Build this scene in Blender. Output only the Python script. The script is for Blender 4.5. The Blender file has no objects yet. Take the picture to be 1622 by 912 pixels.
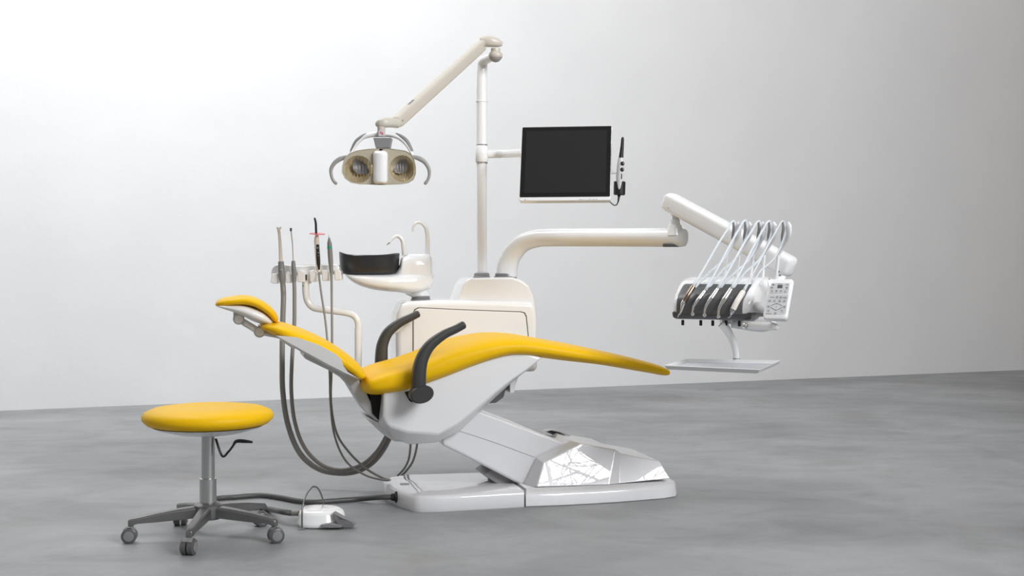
import bpy, math, random
from mathutils import Vector, Matrix
PI = math.pi
R = math.radians
sc = bpy.context.scene
col = sc.collection
random.seed(7)

# ------------------------------------------------------------------ camera model
F, CX, YH, H = 2035.0, 811.0, 420.0, 0.986

def at(px, py, Y):
    """point seen at a pixel, at distance Y in front of the camera"""
    return Vector(((px - CX) * Y / F, Y, H - (py - YH) * Y / F))

def atz(px, py, z):
    Y = (H - z) * F / (py - YH)
    return Vector(((px - CX) * Y / F, Y, z))

class Frame:
    """an upright frame standing at (ox, oy), turned by th: u along, v away, z up"""
    def __init__(s, ox, oy, th):
        s.o = (ox, oy); s.c = math.cos(th); s.s = math.sin(th); s.th = th
    def w(s, u, v, z):
        return Vector((s.o[0] + u * s.c - v * s.s, s.o[1] + u * s.s + v * s.c, z))
    def loc(s, p):
        x, y = p[0] - s.o[0], p[1] - s.o[1]
        return (x * s.c + y * s.s, -x * s.s + y * s.c, p[2])
    def pix(s, px, py, v):
        """(u, z) on the plane v"""
        k = (px - CX) / F
        t = (v + s.o[1] * s.c - s.o[0] * s.s) / (s.c - k * s.s)
        u, _, z = s.loc(at(px, py, t))
        return u, z
    def P(s, px, py, v):
        u, z = s.pix(px, py, v)
        return s.w(u, v, z)

# ------------------------------------------------------------------ materials
def mat(name, colr, rough=0.4, metal=0.0, coat=0.0, bump=None, spec=0.5, extra=None):
    m = bpy.data.materials.new(name); m.use_nodes = True
    nt = m.node_tree; b = nt.nodes['Principled BSDF']
    b.inputs['Base Color'].default_value = (*colr, 1)
    b.inputs['Roughness'].default_value = rough
    b.inputs['Metallic'].default_value = metal
    b.inputs['Coat Weight'].default_value = coat
    b.inputs['Coat Roughness'].default_value = 0.01 if coat > .9 else 0.04
    b.inputs['Specular IOR Level'].default_value = spec
    tc = nt.nodes.new('ShaderNodeTexCoord')
    nz = nt.nodes.new('ShaderNodeTexNoise')
    sc_, st, var = bump or (60.0, 0.02, 0.02)
    nz.inputs['Scale'].default_value = sc_
    nz.inputs['Detail'].default_value = 3
    nt.links.new(tc.outputs['Object'], nz.inputs['Vector'])
    if st:
        bp = nt.nodes.new('ShaderNodeBump'); bp.inputs['Strength'].default_value = st
        bp.inputs['Distance'].default_value = 0.002
        nt.links.new(nz.outputs['Fac'], bp.inputs['Height'])
        nt.links.new(bp.outputs['Normal'], b.inputs['Normal'])
    mx = nt.nodes.new('ShaderNodeMix'); mx.data_type = 'RGBA'
    mx.inputs['A'].default_value = (*[min(1, c * (1 + var)) for c in colr], 1)
    mx.inputs['B'].default_value = (*[c * (1 - var) for c in colr], 1)
    nt.links.new(nz.outputs['Fac'], mx.inputs['Factor'])
    nt.links.new(mx.outputs['Result'], b.inputs['Base Color'])
    return m

GW = mat('white_lacquer', (0.86, 0.86, 0.865), 0.14, coat=0.6, bump=(8, 0, 0.01))
SW = mat('white_plastic', (0.77, 0.77, 0.78), 0.28, coat=0.15, bump=(8, 0, 0.01))
BW = mat('base_plastic', (0.70, 0.70, 0.72), 0.4, coat=1.0, bump=(8, 0, 0.01))
PW = mat('painted_metal', (0.86, 0.86, 0.865), 0.2, coat=0.5, bump=(20, 0, 0.01))
CW = mat('cream_plastic', (0.56, 0.515, 0.45), 0.35, bump=(20, 0, 0.01))
LG = mat('light_grey_plastic', (0.60, 0.60, 0.60), 0.35)
MG = mat('mid_grey_plastic', (0.22, 0.22, 0.225), 0.4)
WG = mat('warm_grey_plastic', (0.33, 0.32, 0.31), 0.45)
DG = mat('dark_grey_plastic', (0.10, 0.10, 0.103), 0.35)
AG = mat('armrest_plastic', (0.036, 0.035, 0.034), 0.38, bump=(300, 0.15, 0.03))
BK = mat('black_plastic', (0.012, 0.012, 0.013), 0.35)
BB = mat('black_bowl_plastic', (0.022, 0.022, 0.025), 0.32, bump=(200, 0.05, 0.02))
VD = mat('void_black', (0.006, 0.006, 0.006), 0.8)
SCR = mat('screen_glass', (0.013, 0.013, 0.013), 0.5, spec=0.3)
BEZ = mat('bezel_black', (0.003, 0.003, 0.003), 0.5, spec=0.3)
CH = mat('chrome', (0.75, 0.74, 0.72), 0.12, 1.0, bump=(8, 0, 0.01))
ST = mat('brushed_steel', (0.55, 0.55, 0.55), 0.3, 1.0)
AL = mat('cast_aluminium', (0.22, 0.22, 0.22), 0.38, 0.8, bump=(120, 0.1, 0.06))
TR = mat('tray_steel', (0.66, 0.69, 0.73), 0.3, 0.35, bump=(50, 0.02, 0.03))
YE = mat('yellow_leather', (0.85, 0.495, 0.002), 0.45, bump=(700, 0.12, 0.03), spec=.2)
HS = mat('hose_rubber', (0.235, 0.22, 0.20), 0.42)
FC = mat('floor_cable_rubber', (0.07, 0.07, 0.07), 0.45)
HW = mat('white_hose_rubber', (0.66, 0.70, 0.74), 0.35)
RD = mat('red_plastic', (0.75, 0.12, 0.14), 0.3)
RL = mat('red_logo', (0.65, 0.03, 0.10), 0.5)
BL = mat('blue_plastic', (0.10, 0.15, 0.26), 0.4)
GN = mat('green_ring', (0.02, 0.35, 0.25), 0.4)
BR = mat('bronze_metal', (0.22, 0.17, 0.13), 0.22, 0.9)
CR = mat('cream_handle', (0.78, 0.74, 0.68), 0.3)
INK = mat('grey_print', (0.16, 0.15, 0.15), 0.6)
KEY = mat('key_membrane', (0.45, 0.46, 0.47), 0.5)
PAN = mat('panel_membrane', (0.56, 0.57, 0.58), 0.45)
GUM = mat('seam_rubber', (0.14, 0.11, 0.07), 0.6)
DSH = mat('reflector_coating', (0.95, 0.82, 0.56), 0.22, 0.72, bump=(20, 0, 0.01))
DSC = mat('reflection_dark', (0.20, 0.19, 0.19), 0.35, 0.3, bump=(20, 0, 0.01))  # dark reflection seen in the lamp dishes, put into the colour
GR = mat('lamp_face_plastic', (0.46, 0.41, 0.31), 0.35)

def hose_bands(m, scale):
    nt = m.node_tree; b = nt.nodes['Principled BSDF']
    return m

# ------------------------------------------------------------------ objects
LOC = {}
def root(name, label, cat, loc, group=None):
    o = bpy.data.objects.new(name, None); col.objects.link(o)
    o.location = loc; o.empty_display_size = 0.05
    o['label'] = label; o['category'] = cat
    if group: o['group'] = group
    LOC[o] = Vector(loc)
    return o

def mk(name, geo, m, parent=None, bevel=0, seg=3, sub=0, sharp=38, label=None, flat=False, lim=28):
    v, f = geo
    off = LOC[parent] if parent is not None else Vector((0, 0, 0))
    me = bpy.data.meshes.new(name)
    me.from_pydata([Vector(p) - off for p in v], [], f)
    me.validate(); me.update()
    import bmesh
    bm = bmesh.new(); bm.from_mesh(me)
    bmesh.ops.recalc_face_normals(bm, faces=bm.faces)
    bm.to_mesh(me); bm.free()
    me.materials.append(m)
    for p in me.polygons: p.use_smooth = not flat
    if not flat and sub == 0:
        me.set_sharp_from_angle(angle=R(sharp))
    o = bpy.data.objects.new(name, me); col.objects.link(o)
    if parent is not None:
        o.parent = parent; LOC[o] = off
    if bevel:
        b = o.modifiers.new('bevel', 'BEVEL'); b.width = bevel; b.segments = seg
        b.limit_method = 'ANGLE'; b.angle_limit = R(lim)
        me.set_sharp_from_angle(angle=R(180))
        w = o.modifiers.new('wn', 'WEIGHTED_NORMAL'); w.keep_sharp = False
    if sub:
        s = o.modifiers.new('sub', 'SUBSURF'); s.levels = sub; s.render_levels = sub
    if label: o['label'] = label
    return o

def tag(o, label, cat, group=None, kind=None):
    if label: o['label'] = label
    if cat: o['category'] = cat
    if group: o['group'] = group
    if kind: o['kind'] = kind
    return o

def join(*gs):
    V, Fc = [], []
    for v, f in gs:
        n = len(V); V += list(v); Fc += [[i + n for i in q] for q in f]
    return V, Fc

def crom(pts, n=8):
    pts = [tuple(p) for p in pts]
    out = []
    m = len(pts)
    for i in range(m - 1):
        p0 = pts[max(i - 1, 0)]; p1 = pts[i]; p2 = pts[i + 1]; p3 = pts[min(i + 2, m - 1)]
        for k in range(n):
            t = k / n
            out.append(tuple(0.5 * ((2 * b) + (-a + c) * t + (2 * a - 5 * b + 4 * c - d) * t * t + (-a + 3 * b - 3 * c + d) * t ** 3)
                             for a, b, c, d in zip(p0, p1, p2, p3)))
    out.append(pts[-1])
    return out

def loft(rings, cap=True):
    n = len(rings[0]); V = []; Fc = []
    for r in rings: V += [Vector(p) for p in r]
    for i in range(len(rings) - 1):
        for j in range(n):
            a = i * n + j; b = i * n + (j + 1) % n
            Fc.append([a, b, b + n, a + n])
    if cap:
        for base in (0, (len(rings) - 1) * n):
            c = sum((V[base + j] for j in range(n)), Vector()) / n
            V.append(c); k = len(V) - 1
            for j in range(n): Fc.append([base + j, base + (j + 1) % n, k])
    return V, Fc

def tube(pts, r, n=16, res=8, asp=1.0, up=(0, 0, 1), smooth=True, p=2.0, ball=False):
    """tube along points; r number or list; asp stretches it across 'up'"""
    rs = r if isinstance(r, (list, tuple)) else [r] * len(pts)
    q = [(*pt, rr) for pt, rr in zip(pts, rs)]
    if smooth and len(pts) > 2: q = crom(q, res)
    P = [Vector(a[:3]) for a in q]; rr = [a[3] for a in q]
    if ball:
        def endcap(p0, d, r0):
            return [(p0 + d * r0 * math.sin(a), r0 * math.cos(a)) for a in (R(25), R(50), R(72), R(86))]
        d0 = (P[0] - P[1]).normalized(); d1 = (P[-1] - P[-2]).normalized()
        a = endcap(P[0], d0, rr[0])[::-1]; b = endcap(P[-1], d1, rr[-1])
        P = [x[0] for x in a] + P + [x[0] for x in b]; rr = [x[1] for x in a] + rr + [x[1] for x in b]
    rings = []
    T0 = (P[1] - P[0]).normalized()
    up = Vector(up)
    if abs(T0.dot(up)) > 0.95: up = Vector((0, 1, 0)) if abs(T0.y) < 0.9 else Vector((1, 0, 0))
    X = T0.cross(up).normalized()
    for i, pt in enumerate(P):
        T = (P[min(i + 1, len(P) - 1)] - P[max(i - 1, 0)]).normalized()
        X = (X - T * X.dot(T)).normalized(); Yv = X.cross(T).normalized()
        ring = []
        for k in range(n):
            a = 2 * PI * k / n; ca, sa = math.cos(a), math.sin(a)
            ca = math.copysign(abs(ca) ** (2 / p), ca); sa = math.copysign(abs(sa) ** (2 / p), sa)
            ring.append(pt + X * (ca * rr[i] * asp) + Yv * (sa * rr[i]))
        rings.append(ring)
    return loft(rings)

def lathe(prof, c, axis=(0, 0, 1), n=32, sx=1.0, xdir=None):
    """prof: (radius, distance along the axis)"""
    A = Vector(axis).normalized(); c = Vector(c)
    X = Vector(xdir) if xdir else (Vector((1, 0, 0)) if abs(A.x) < 0.9 else Vector((0, 1, 0)))
    X = (X - A * X.dot(A)).normalized(); Yv = A.cross(X)
    return loft([[c + A * d + X * (math.cos(2 * PI * k / n) * r * sx) + Yv * (math.sin(2 * PI * k / n) * r) for k in range(n)] for r, d in prof])

def prism(poly, vec):
    n = len(poly); vec = Vector(vec)
    V = [Vector(p) for p in poly] + [Vector(p) + vec for p in poly]
    Fc = [list(range(n)), list(range(2 * n - 1, n - 1, -1))]
    for j in range(n): Fc.append([j, (j + 1) % n, (j + 1) % n + n, j + n])
    return V, Fc

def fprism(fr, pts, v0, v1):
    """prism of an outline seen on the plane v0 of a frame, reaching to v1"""
    uz = [fr.pix(x, y, v0) for x, y in pts]
    a = [fr.w(u, v0, z) for u, z in uz]; b = [fr.w(u, v1, z) for u, z in uz]
    n = len(a)
    Fc = [list(range(n)), list(range(2 * n - 1, n - 1, -1))]
    for j in range(n): Fc.append([j, (j + 1) % n, (j + 1) % n + n, j + n])
    return a + b, Fc

def box(c, ax, ay, az):
    """box by centre and three half axes"""
    c, ax, ay, az = Vector(c), Vector(ax), Vector(ay), Vector(az)
    V = [c + ax * i + ay * j + az * k for i in (-1, 1) for j in (-1, 1) for k in (-1, 1)]
    return V, [[0, 1, 3, 2], [4, 6, 7, 5], [0, 4, 5, 1], [2, 3, 7, 6], [0, 2, 6, 4], [1, 5, 7, 3]]

def abox(x0, x1, y0, y1, z0, z1):
    return box(((x0 + x1) / 2, (y0 + y1) / 2, (z0 + z1) / 2), ((x1 - x0) / 2, 0, 0), (0, (y1 - y0) / 2, 0), (0, 0, (z1 - z0) / 2))

def rrect(w, h, r, n=6):
    """rounded rectangle outline, half sizes w h"""
    out = []
    for cx, cy, a0 in ((w - r, h - r, 0), (-w + r, h - r, 90), (-w + r, -h + r, 180), (w - r, -h + r, 270)):
        for k in range(n + 1):
            a = R(a0 + 90 * k / n)
            out.append((cx + r * math.cos(a), cy + r * math.sin(a)))
    return out

def cushion(fr, st, vt, vb, n=36, res=5, pe=2.6, dish=0.0, ph=2.6):
    """padded body: stations (top px, top py, bottom px, bottom py, half width[, dish])"""
    q = []
    for s in st:
        a_, b_ = (s[6], s[7]) if len(s) > 6 else (vt, vb)
        ut, zt = fr.pix(s[0], s[1], a_); ub, zb = fr.pix(s[2], s[3], b_)
        q.append((ut, zt, ub, zb, s[4], s[5] if len(s) > 5 else dish, 0))
    q = crom(q, res)
    rings = []
    for ut, zt, ub, zb, w, d, vc in q:
        cu, cz, hu, hz = (ut + ub) / 2, (zt + zb) / 2, (ut - ub) / 2, (zt - zb) / 2
        ring = []
        for k in range(n):
            a = 2 * PI * k / n; ca, sa = math.cos(a), math.sin(a)
            lat = math.copysign(abs(ca) ** (2 / pe), ca); h = math.copysign(abs(sa) ** (2 / ph), sa)
            if h > 0: h -= d * (1 - lat * lat) ** 1.5
            ring.append(fr.w(cu + hu * h, vc + lat * w, cz + hz * h))
        rings.append(ring)
    return loft(rings)

def dsk(c, axis, r, t, n=24, sx=1.0, ch=0.15, xdir=None):
    return lathe([(r * (1 - ch), 0), (r, t * ch * 1.5), (r, t * (1 - ch * 1.5)), (r * (1 - ch), t)], c, axis, n, sx, xdir)

# ================================================================== THE ROOM
TW = R(22.3)
WF = Frame(0, 10.13, TW)          # back wall frame

def noise_mat(name, build):
    m = bpy.data.materials.new(name); m.use_nodes = True
    build(m.node_tree, m.node_tree.nodes['Principled BSDF'])
    return m

def floor_nodes(nt, b):
    N = nt.nodes.new; L = nt.links.new
    tc = N('ShaderNodeTexCoord')
    def noise(scale, sx, sy, det=6, dist=0.0, rough=.55):
        mp = N('ShaderNodeMapping'); mp.inputs['Scale'].default_value = (sx, sy, 1); mp.inputs['Rotation'].default_value = (0, 0, R(-10))
        L(tc.outputs['Object'], mp.inputs['Vector'])
        n = N('ShaderNodeTexNoise'); n.inputs['Scale'].default_value = scale; n.inputs['Detail'].default_value = det
        n.inputs['Distortion'].default_value = dist; n.inputs['Roughness'].default_value = rough
        L(mp.outputs['Vector'], n.inputs['Vector']); return n.outputs['Fac']
    def ramp(src, stops):
        r = N('ShaderNodeValToRGB'); e = r.color_ramp.elements
        while len(e) < len(stops): e.new(0.5)
        for el, (p, c) in zip(e, stops): el.position = p; el.color = (*c, 1)
        L(src, r.inputs['Fac']); return r.outputs['Color']
    def mix(a, c, fac, mode='MIX'):
        x = N('ShaderNodeMix'); x.data_type = 'RGBA'; x.blend_type = mode
        L(a, x.inputs['A']); L(c, x.inputs['B'])
        if isinstance(fac, float): x.inputs['Factor'].default_value = fac
        else: L(fac, x.inputs['Factor'])
        return x.outputs['Result']
    base = ramp(noise(0.55, 1, 1.5, 6, 0.8), [(0.3, (0.235, 0.242, 0.25)), (0.7, (0.36, 0.37, 0.38))])
    fine = ramp(noise(2.2, 1, 1.2, 9, 1.0, .68), [(0.34, (0.70, 0.70, 0.70)), (0.60, (1.05, 1.05, 1.05))])
    c1 = mix(base, fine, 0.6, 'MULTIPLY')
    brown = ramp(noise(0.9, 1, 1.5, 6, 1.0, .6), [(0.57, (0, 0, 0)), (0.74, (0.5, 0.5, 0.5))])
    bc = N('ShaderNodeRGB'); bc.outputs[0].default_value = (0.22, 0.19, 0.155, 1)
    sp = N('ShaderNodeSeparateColor'); L(brown, sp.inputs[0])
    c2 = mix(c1, bc.outputs[0], sp.outputs[0])
    L(c2, b.inputs['Base Color'])
    rr = ramp(noise(2.0, 0.8, 1.4), [(0.3, (0.42,) * 3), (0.7, (0.6,) * 3)])
    L(rr, b.inputs['Roughness'])
    bp = N('ShaderNodeBump'); bp.inputs['Strength'].default_value = 0.15; bp.inputs['Distance'].default_value = 0.004
    L(noise(9, 1, 1, 8), bp.inputs['Height']); L(bp.outputs['Normal'], b.inputs['Normal'])

def wall_nodes(nt, b):
    N = nt.nodes.new; L = nt.links.new
    tc = N('ShaderNodeTexCoord')
    n = N('ShaderNodeTexNoise'); n.inputs['Scale'].default_value = 1.3; n.inputs['Detail'].default_value = 8
    L(tc.outputs['Object'], n.inputs['Vector'])
    r = N('ShaderNodeValToRGB'); r.color_ramp.elements[0].position = .3; r.color_ramp.elements[1].position = .7
    r.color_ramp.elements[0].color = (0.775, 0.775, 0.78, 1); r.color_ramp.elements[1].color = (0.81, 0.81, 0.812, 1)
    L(n.outputs['Fac'], r.inputs['Fac']); 
    # small chips and specks of dirt close to the floor
    sp = N('ShaderNodeTexNoise'); sp.inputs['Scale'].default_value = 9; sp.inputs['Detail'].default_value = 10
    L(tc.outputs['Object'], sp.inputs['Vector'])
    rs = N('ShaderNodeValToRGB'); rs.color_ramp.elements[0].position = .76; rs.color_ramp.elements[1].position = .84
    L(sp.outputs['Fac'], rs.inputs['Fac'])
    mx = N('ShaderNodeMix'); mx.data_type = 'RGBA'; L(r.outputs['Color'], mx.inputs['A'])
    mx.inputs['B'].default_value = (0.68, 0.66, 0.64, 1)
    L(rs.outputs['Color'], mx.inputs['Factor']); L(mx.outputs['Result'], b.inputs['Base Color'])
    b.inputs['Roughness'].default_value = 0.85
    n2 = N('ShaderNodeTexNoise'); n2.inputs['Scale'].default_value = 5; n2.inputs['Detail'].default_value = 10
    L(tc.outputs['Object'], n2.inputs['Vector'])
    bp = N('ShaderNodeBump'); bp.inputs['Strength'].default_value = .25; bp.inputs['Distance'].default_value = .02
    L(n2.outputs['Fac'], bp.inputs['Height']); L(bp.outputs['Normal'], b.inputs['Normal'])

FLOOR = noise_mat('polished_concrete', floor_nodes)
WALL = noise_mat('white_plaster', wall_nodes)
TAUPE = mat('taupe_plaster', (0.26, 0.215, 0.18), 0.9, bump=(3, 0.1, 0.08))

def quadbox(fr, u0, u1, v0, v1, z0, z1):
    V = [fr.w(u, v, z) for u in (u0, u1) for v in (v0, v1) for z in (z0, z1)]
    return V, [[0, 1, 3, 2], [4, 6, 7, 5], [0, 4, 5, 1], [2, 3, 7, 6], [0, 2, 6, 4], [1, 5, 7, 3]]

tag(mk('floor', abox(-16, 14, -9, 20, -0.1, 0), FLOOR, flat=True), 'grey polished concrete floor with faint brown streaks', None, kind='structure')
tag(mk('wall_back', quadbox(WF, -12, 5.45, 0, 0.2, 0, 6.5), WALL, flat=True), 'white plaster wall behind the dental unit', None, kind='structure')
tag(mk('wall_right', quadbox(WF, 5.25, 5.45, -7.5, 0, 0, 6.5), TAUPE, flat=True), 'taupe side wall beyond the right edge', None, kind='structure')

# ================================================================== DENTAL CHAIR
CF = Frame(-0.44, 5.414, R(13))
chair = root('dental_chair', 'yellow padded dental treatment chair reclined on a low white base', 'dental chair', CF.w(0.35, 0, 0))

# --- base plate
top = [(668, 785), (700, 784), (830, 777)]
pl = [atz(x, y, 0.066) for x, y in top]
far = [atz(x, y, 0.066) for x, y in [(762, 748), (645, 751), (617, 755), (607, 761), (613, 768), (632, 777), (655, 784)]]
ur = CF.loc(pl[-1])
pts = [CF.loc(p)[:2] for p in pl] + [(ur[0], 0.25)] + [CF.loc(p)[:2] for p in far]
def plate_ring(z, k):
    cu = sum(p[0] for p in pts) / len(pts)
    out = []
    for (u, v) in pts:
        d = Vector((u - cu, v)); d.normalize()
        out.append(CF.w(u + d.x * k if u < ur[0] - 1e-3 else u, v + d.y * k, z))
    return out
mk('base_plate', loft([plate_ring(0.0, 0.004), plate_ring(0.004, 0.006), plate_ring(0.052, 0.004), plate_ring(0.062, -0.002), plate_ring(0.066, -0.012)]), BW, chair, sharp=50)
c = atz(641, 766.5, 0.0665); mk('badge', box(c, CF.w(1, 0, 0).xyz * 0 + Vector((CF.c, CF.s, 0)) * 0.018, Vector((-CF.s, CF.c, 0)) * 0.02, (0, 0, 0.0012)), MG, chair, label='small dark grey rectangular badge')
hp = atz(627, 790, 0.03)
mk('cable_gland', lathe([(0.02, 0), (0.024, 0.004), (0.024, 0.012), (0.016, 0.016), (0.014, 0.03)], at(631, 787, 5.27), (-1, -0.1, 0), 20), BK, chair, label='black cable gland')
# pivot block between plate and arm
mk('pivot_block', fprism(CF, [(765, 752), (775, 745), (800, 738), (828, 745), (832, 775), (790, 768)], -0.08, 0.10), MG, chair, bevel=0.006)

# --- base housing
def V3(px, py, v):
    u, z = CF.pix(px, py, v); return (u, v, z)
def onplane(px, py, a, b, c):
    """(u, v, z) where the line of sight through a pixel meets the plane of three (u, v, z) points"""
    a, b, c = CF.w(*a), CF.w(*b), CF.w(*c)
    n = (b - a).cross(c - a); o = Vector((0, 0, H)); d = at(px, py, 1.0) - o
    return CF.loc(o + d * ((a - o).dot(n) / d.dot(n)))
B1 = V3(850, 771, -.235); B2 = V3(965, 768, -.235); T1 = V3(920, 702, -.168)
M1 = onplane(861, 732, B1, B2, T1); T2 = onplane(975, 712, B1, B2, T1)
B3 = V3(980, 766, -.226); T3 = V3(983, 718, -.170); B4 = V3(1062, 758, -.215); T4 = onplane(1045, 730, B3, T3, B4)
C1 = V3(828, 775, -.145); C2 = V3(850, 725, -.135); C3 = V3(905, 697, -.125)
near = [B1, M1, T1, T2, B2, B3, T3, T4, B4, C1, C2, C3]
Vh = [CF.w(*p) for p in near] + [CF.w(p[0], -p[1], p[2]) for p in near]
n_ = len(near)
b1, m1, t1, t2, b2, b3, t3, t4, b4, c1, c2, c3 = range(12)
def mir(fs): return [[i + n_ for i in reversed(q)] for q in fs]
sd = [[b1, m1, t1, t2, b2], [b2, t2, t3, b3], [b3, t3, t4, b4], [c1, c2, m1, b1], [c2, c3, t1, m1]]
Fh = sd + mir(sd) + [[c1, c1 + n_, c2 + n_, c2], [c2, c2 + n_, c3 + n_, c3], [c3, c3 + n_, t1 + n_, t1], [t1, t1 + n_, t2 + n_, t2],
                     [t2, t2 + n_, t3 + n_, t3], [t3, t3 + n_, t4 + n_, t4], [t4, t4 + n_, b4 + n_, b4],
                     [b1, b2, b3, b4, b4 + n_, b3 + n_, b2 + n_, b1 + n_, c1 + n_, c1]]
mk('base_housing', (Vh, Fh), BW, chair, bevel=0.005, seg=3, lim=7)
# skirt
nb = [CF.loc(atz(x, y, 0))[:2] for x, y in [(833, 803), (880, 801.5), (930, 799), (980, 796), (1022, 792.5), (1052, 790), (1070, 787)]]
nb.append((nb[-1][0] + 0.030, nb[-1][1] + 0.06)); nb.append((nb[-1][0] + 0.008, nb[-1][1] + 0.09))
outl = nb + [(u, -v) for u, v in reversed(nb)]
cu = sum(p[0] for p in outl) / len(outl)
def sk(z, k):
    out = []
    for u, v in outl:
        d = Vector((u - cu, v)).normalized() if u > cu else Vector((-0.3, v / abs(v) if abs(v) > 1e-6 else 0))
        out.append(CF.w(u - d.x * k, v - d.y * k, z))
    return out
mk('base_skirt', loft([sk(0, 0.004), sk(0.004, 0), sk(0.045, 0.006), sk(0.056, 0.012), sk(0.060, 0.022), sk(0.068, 0.034)]), BW, chair, sharp=50)

# --- lift arm
arm = mk('lift_arm', fprism(CF, [(700, 693), (757, 650), (897, 701), (868, 742), (832, 769), (822, 767), (790, 750), (735, 722), (700, 705)], -0.12, 0.12), BW, chair, bevel=0.014, seg=4)
mk('side_panel', fprism(CF, [(724, 673), (757, 653), (890, 702), (846, 724), (790, 703), (745, 688), (728, 683)], -0.1235, -0.118), BW, arm, bevel=0.002)
mk('slot', fprism(CF, [(867, 683.5), (874, 681.8), (886, 684.5), (911, 695.5), (903, 698)], 0.121, 0.129), VD, chair, label='black gap beside the lift arm')
mk('housing_lip', fprism(CF, [(861, 681.5), (868, 680), (882, 680), (914, 694), (924, 699), (905, 700), (866, 685)], 0.13, 0.15), BW, chair, bevel=.002)

# --- seat shell
A_ = [(607, 620), (640, 617), (700, 595), (770, 567), (830, 556), (860, 566), (836, 585), (812, 601), (785, 622), (752, 650), (724, 672), (694, 688), (645, 684), (613, 674), (607, 660)]
B_ = [(607, 620), (640, 617), (700, 595), (770, 567), (830, 556), (858, 566), (834, 587), (812, 604), (788, 626), (757, 655), (730, 682), (692, 701), (648, 704), (622, 694), (601, 672)]
def sring(pts, v, vp): return [CF.w(*(lambda q: (q[0], v, q[1]))(CF.pix(x, y, vp))) for x, y in pts]
mk('seat_shell', loft([sring(A_, -0.225, -0.225), sring(B_, -0.165, -0.165), sring(B_, 0.165, -0.165), sring(A_, 0.225, -0.225)]), SW, chair, bevel=0.012, seg=4)
mk('rear_channel', fprism(CF, [(580, 659), (583, 666), (604, 686), (624, 699), (640, 700), (640, 676), (606, 674), (603, 670), (588, 663)], -0.11, 0.11), SW, chair, bevel=0.004)
mk('rear_mechanism', fprism(CF, [(586, 622), (609, 622), (606, 672), (590, 655)], -0.13, 0.16), VD, chair, label='black mechanism below the rear seat end')
mk('rear_rod', tube([CF.P(583, 620, .05), CF.P(583, 655, .05)], 0.006, 12), SW, chair)
mk('under_cover', fprism(CF, [(757, 640), (786, 638), (798, 629), (801, 618), (808, 617), (809, 604), (800, 598), (780, 606)], 0.0, 0.12), DG, chair, bevel=0.004, label='dark grey motor cover')
mk('under_bracket', fprism(CF, [(800, 600), (823, 592), (818, 606), (814, 622), (808, 622), (808, 606), (795, 606)], -0.02, 0.14), SW, chair, bevel=0.002)

# --- seat cushion
seat = [(567.5, 603, 567.5, 610, .15, 0, -.02, -.05), (569.5, 595, 571, 617, .205, .1, -.02, -.06), (578, 586, 582, 623, .245, .25, .0, -.1), (598, 574, 603, 626.5, .265, .42, .05, -.17), (630, 562.5, 632, 624, .275, .46),
        (665, 551, 664, 615, .275, .30), (700, 538, 705, 601, .272, .12), (740, 529, 742, 586, .268, .05), (775, 526, 775, 574, .262, .0), (810, 528, 805, 566, .256, 0),
        (850, 535, 848, 567, .248, 0), (900, 544, 897, 573, .236, 0), (960, 557, 958, 580, .218, 0), (1010, 569, 1008, 588, .198, 0, 0.0, -.16), (1040, 577, 1038, 593, .18, 0, -.08, -.14),
        (1052, 581, 1052, 595.5, .168, 0, -.12, -.13), (1057, 583.5, 1057, 595, .155, 0, -.12, -.12), (1059, 587, 1059, 592, .13, 0, -.12, -.12)]
mk('seat_cushion', cushion(CF, seat, 0.10, -0.20, n=56, res=5, pe=3.8, ph=2.5), YE, chair, sharp=180)

# --- backrest
back = [(411, 517, 411, 519, .10), (415, 511, 416, 523, .15), (428, 508, 429, 530, .185), (447, 510, 444, 537, .215), (475, 519, 466, 548, .24), (505, 532, 492, 557, .256), (530, 546, 514, 570, .262),
        (552, 562, 534, 583, .262), (569, 577, 551, 592, .258, 0, -.1, -.2), (577.5, 586, 561, 601, .25, 0, -.16, -.2), (580, 591.5, 569, 603, .235, 0, -.18, -.2), (579.5, 597, 574, 602, .20, 0, -.2, -.2)]
mk('backrest_cushion', cushion(CF, back, 0.05, -0.18, n=44, res=6, pe=3.0), YE, chair, sharp=180)
mk('backrest_shell', loft([sring(P_, v, -.265 if abs(v) > .2 else -.16) for v, P_ in
     [(-.27, [(437, 531), (470, 534), (505, 546), (531, 560), (540, 568), (544, 580), (552, 590), (569, 600), (550, 592), (520, 577), (485, 558), (458, 543)]),
      (-.16, [(437, 531), (470, 534), (505, 546), (528, 560), (537, 572), (543, 582), (552, 592), (571, 602), (545, 593), (515, 578), (478, 558), (456, 544)]),
      (.16, [(437, 531), (470, 534), (505, 546), (528, 560), (537, 572), (543, 582), (552, 592), (571, 602), (545, 593), (515, 578), (478, 558), (456, 544)]),
      (.27, [(437, 531), (470, 534), (505, 546), (531, 560), (540, 568), (544, 580), (552, 590), (569, 600), (550, 592), (520, 577), (485, 558), (458, 543)])]]), LG, chair, bevel=0.003)
mk('backrest_shell_ribs', fprism(CF, [(441, 533), (480, 553), (479, 557), (468, 552), (462, 551), (452, 544), (446, 541)], -.1, .1), SW, chair, bevel=0.002)
mk('backrest_bracket', fprism(CF, [(480, 563), (483, 559), (500, 566), (530, 580), (566, 598), (576, 612), (586, 633), (596, 648), (607, 660), (606, 669), (594, 665), (578, 652), (565, 632), (553, 612), (540, 598), (520, 586), (495, 574), (483, 568)], -.12, .09), LG, chair, bevel=0.007)

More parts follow.
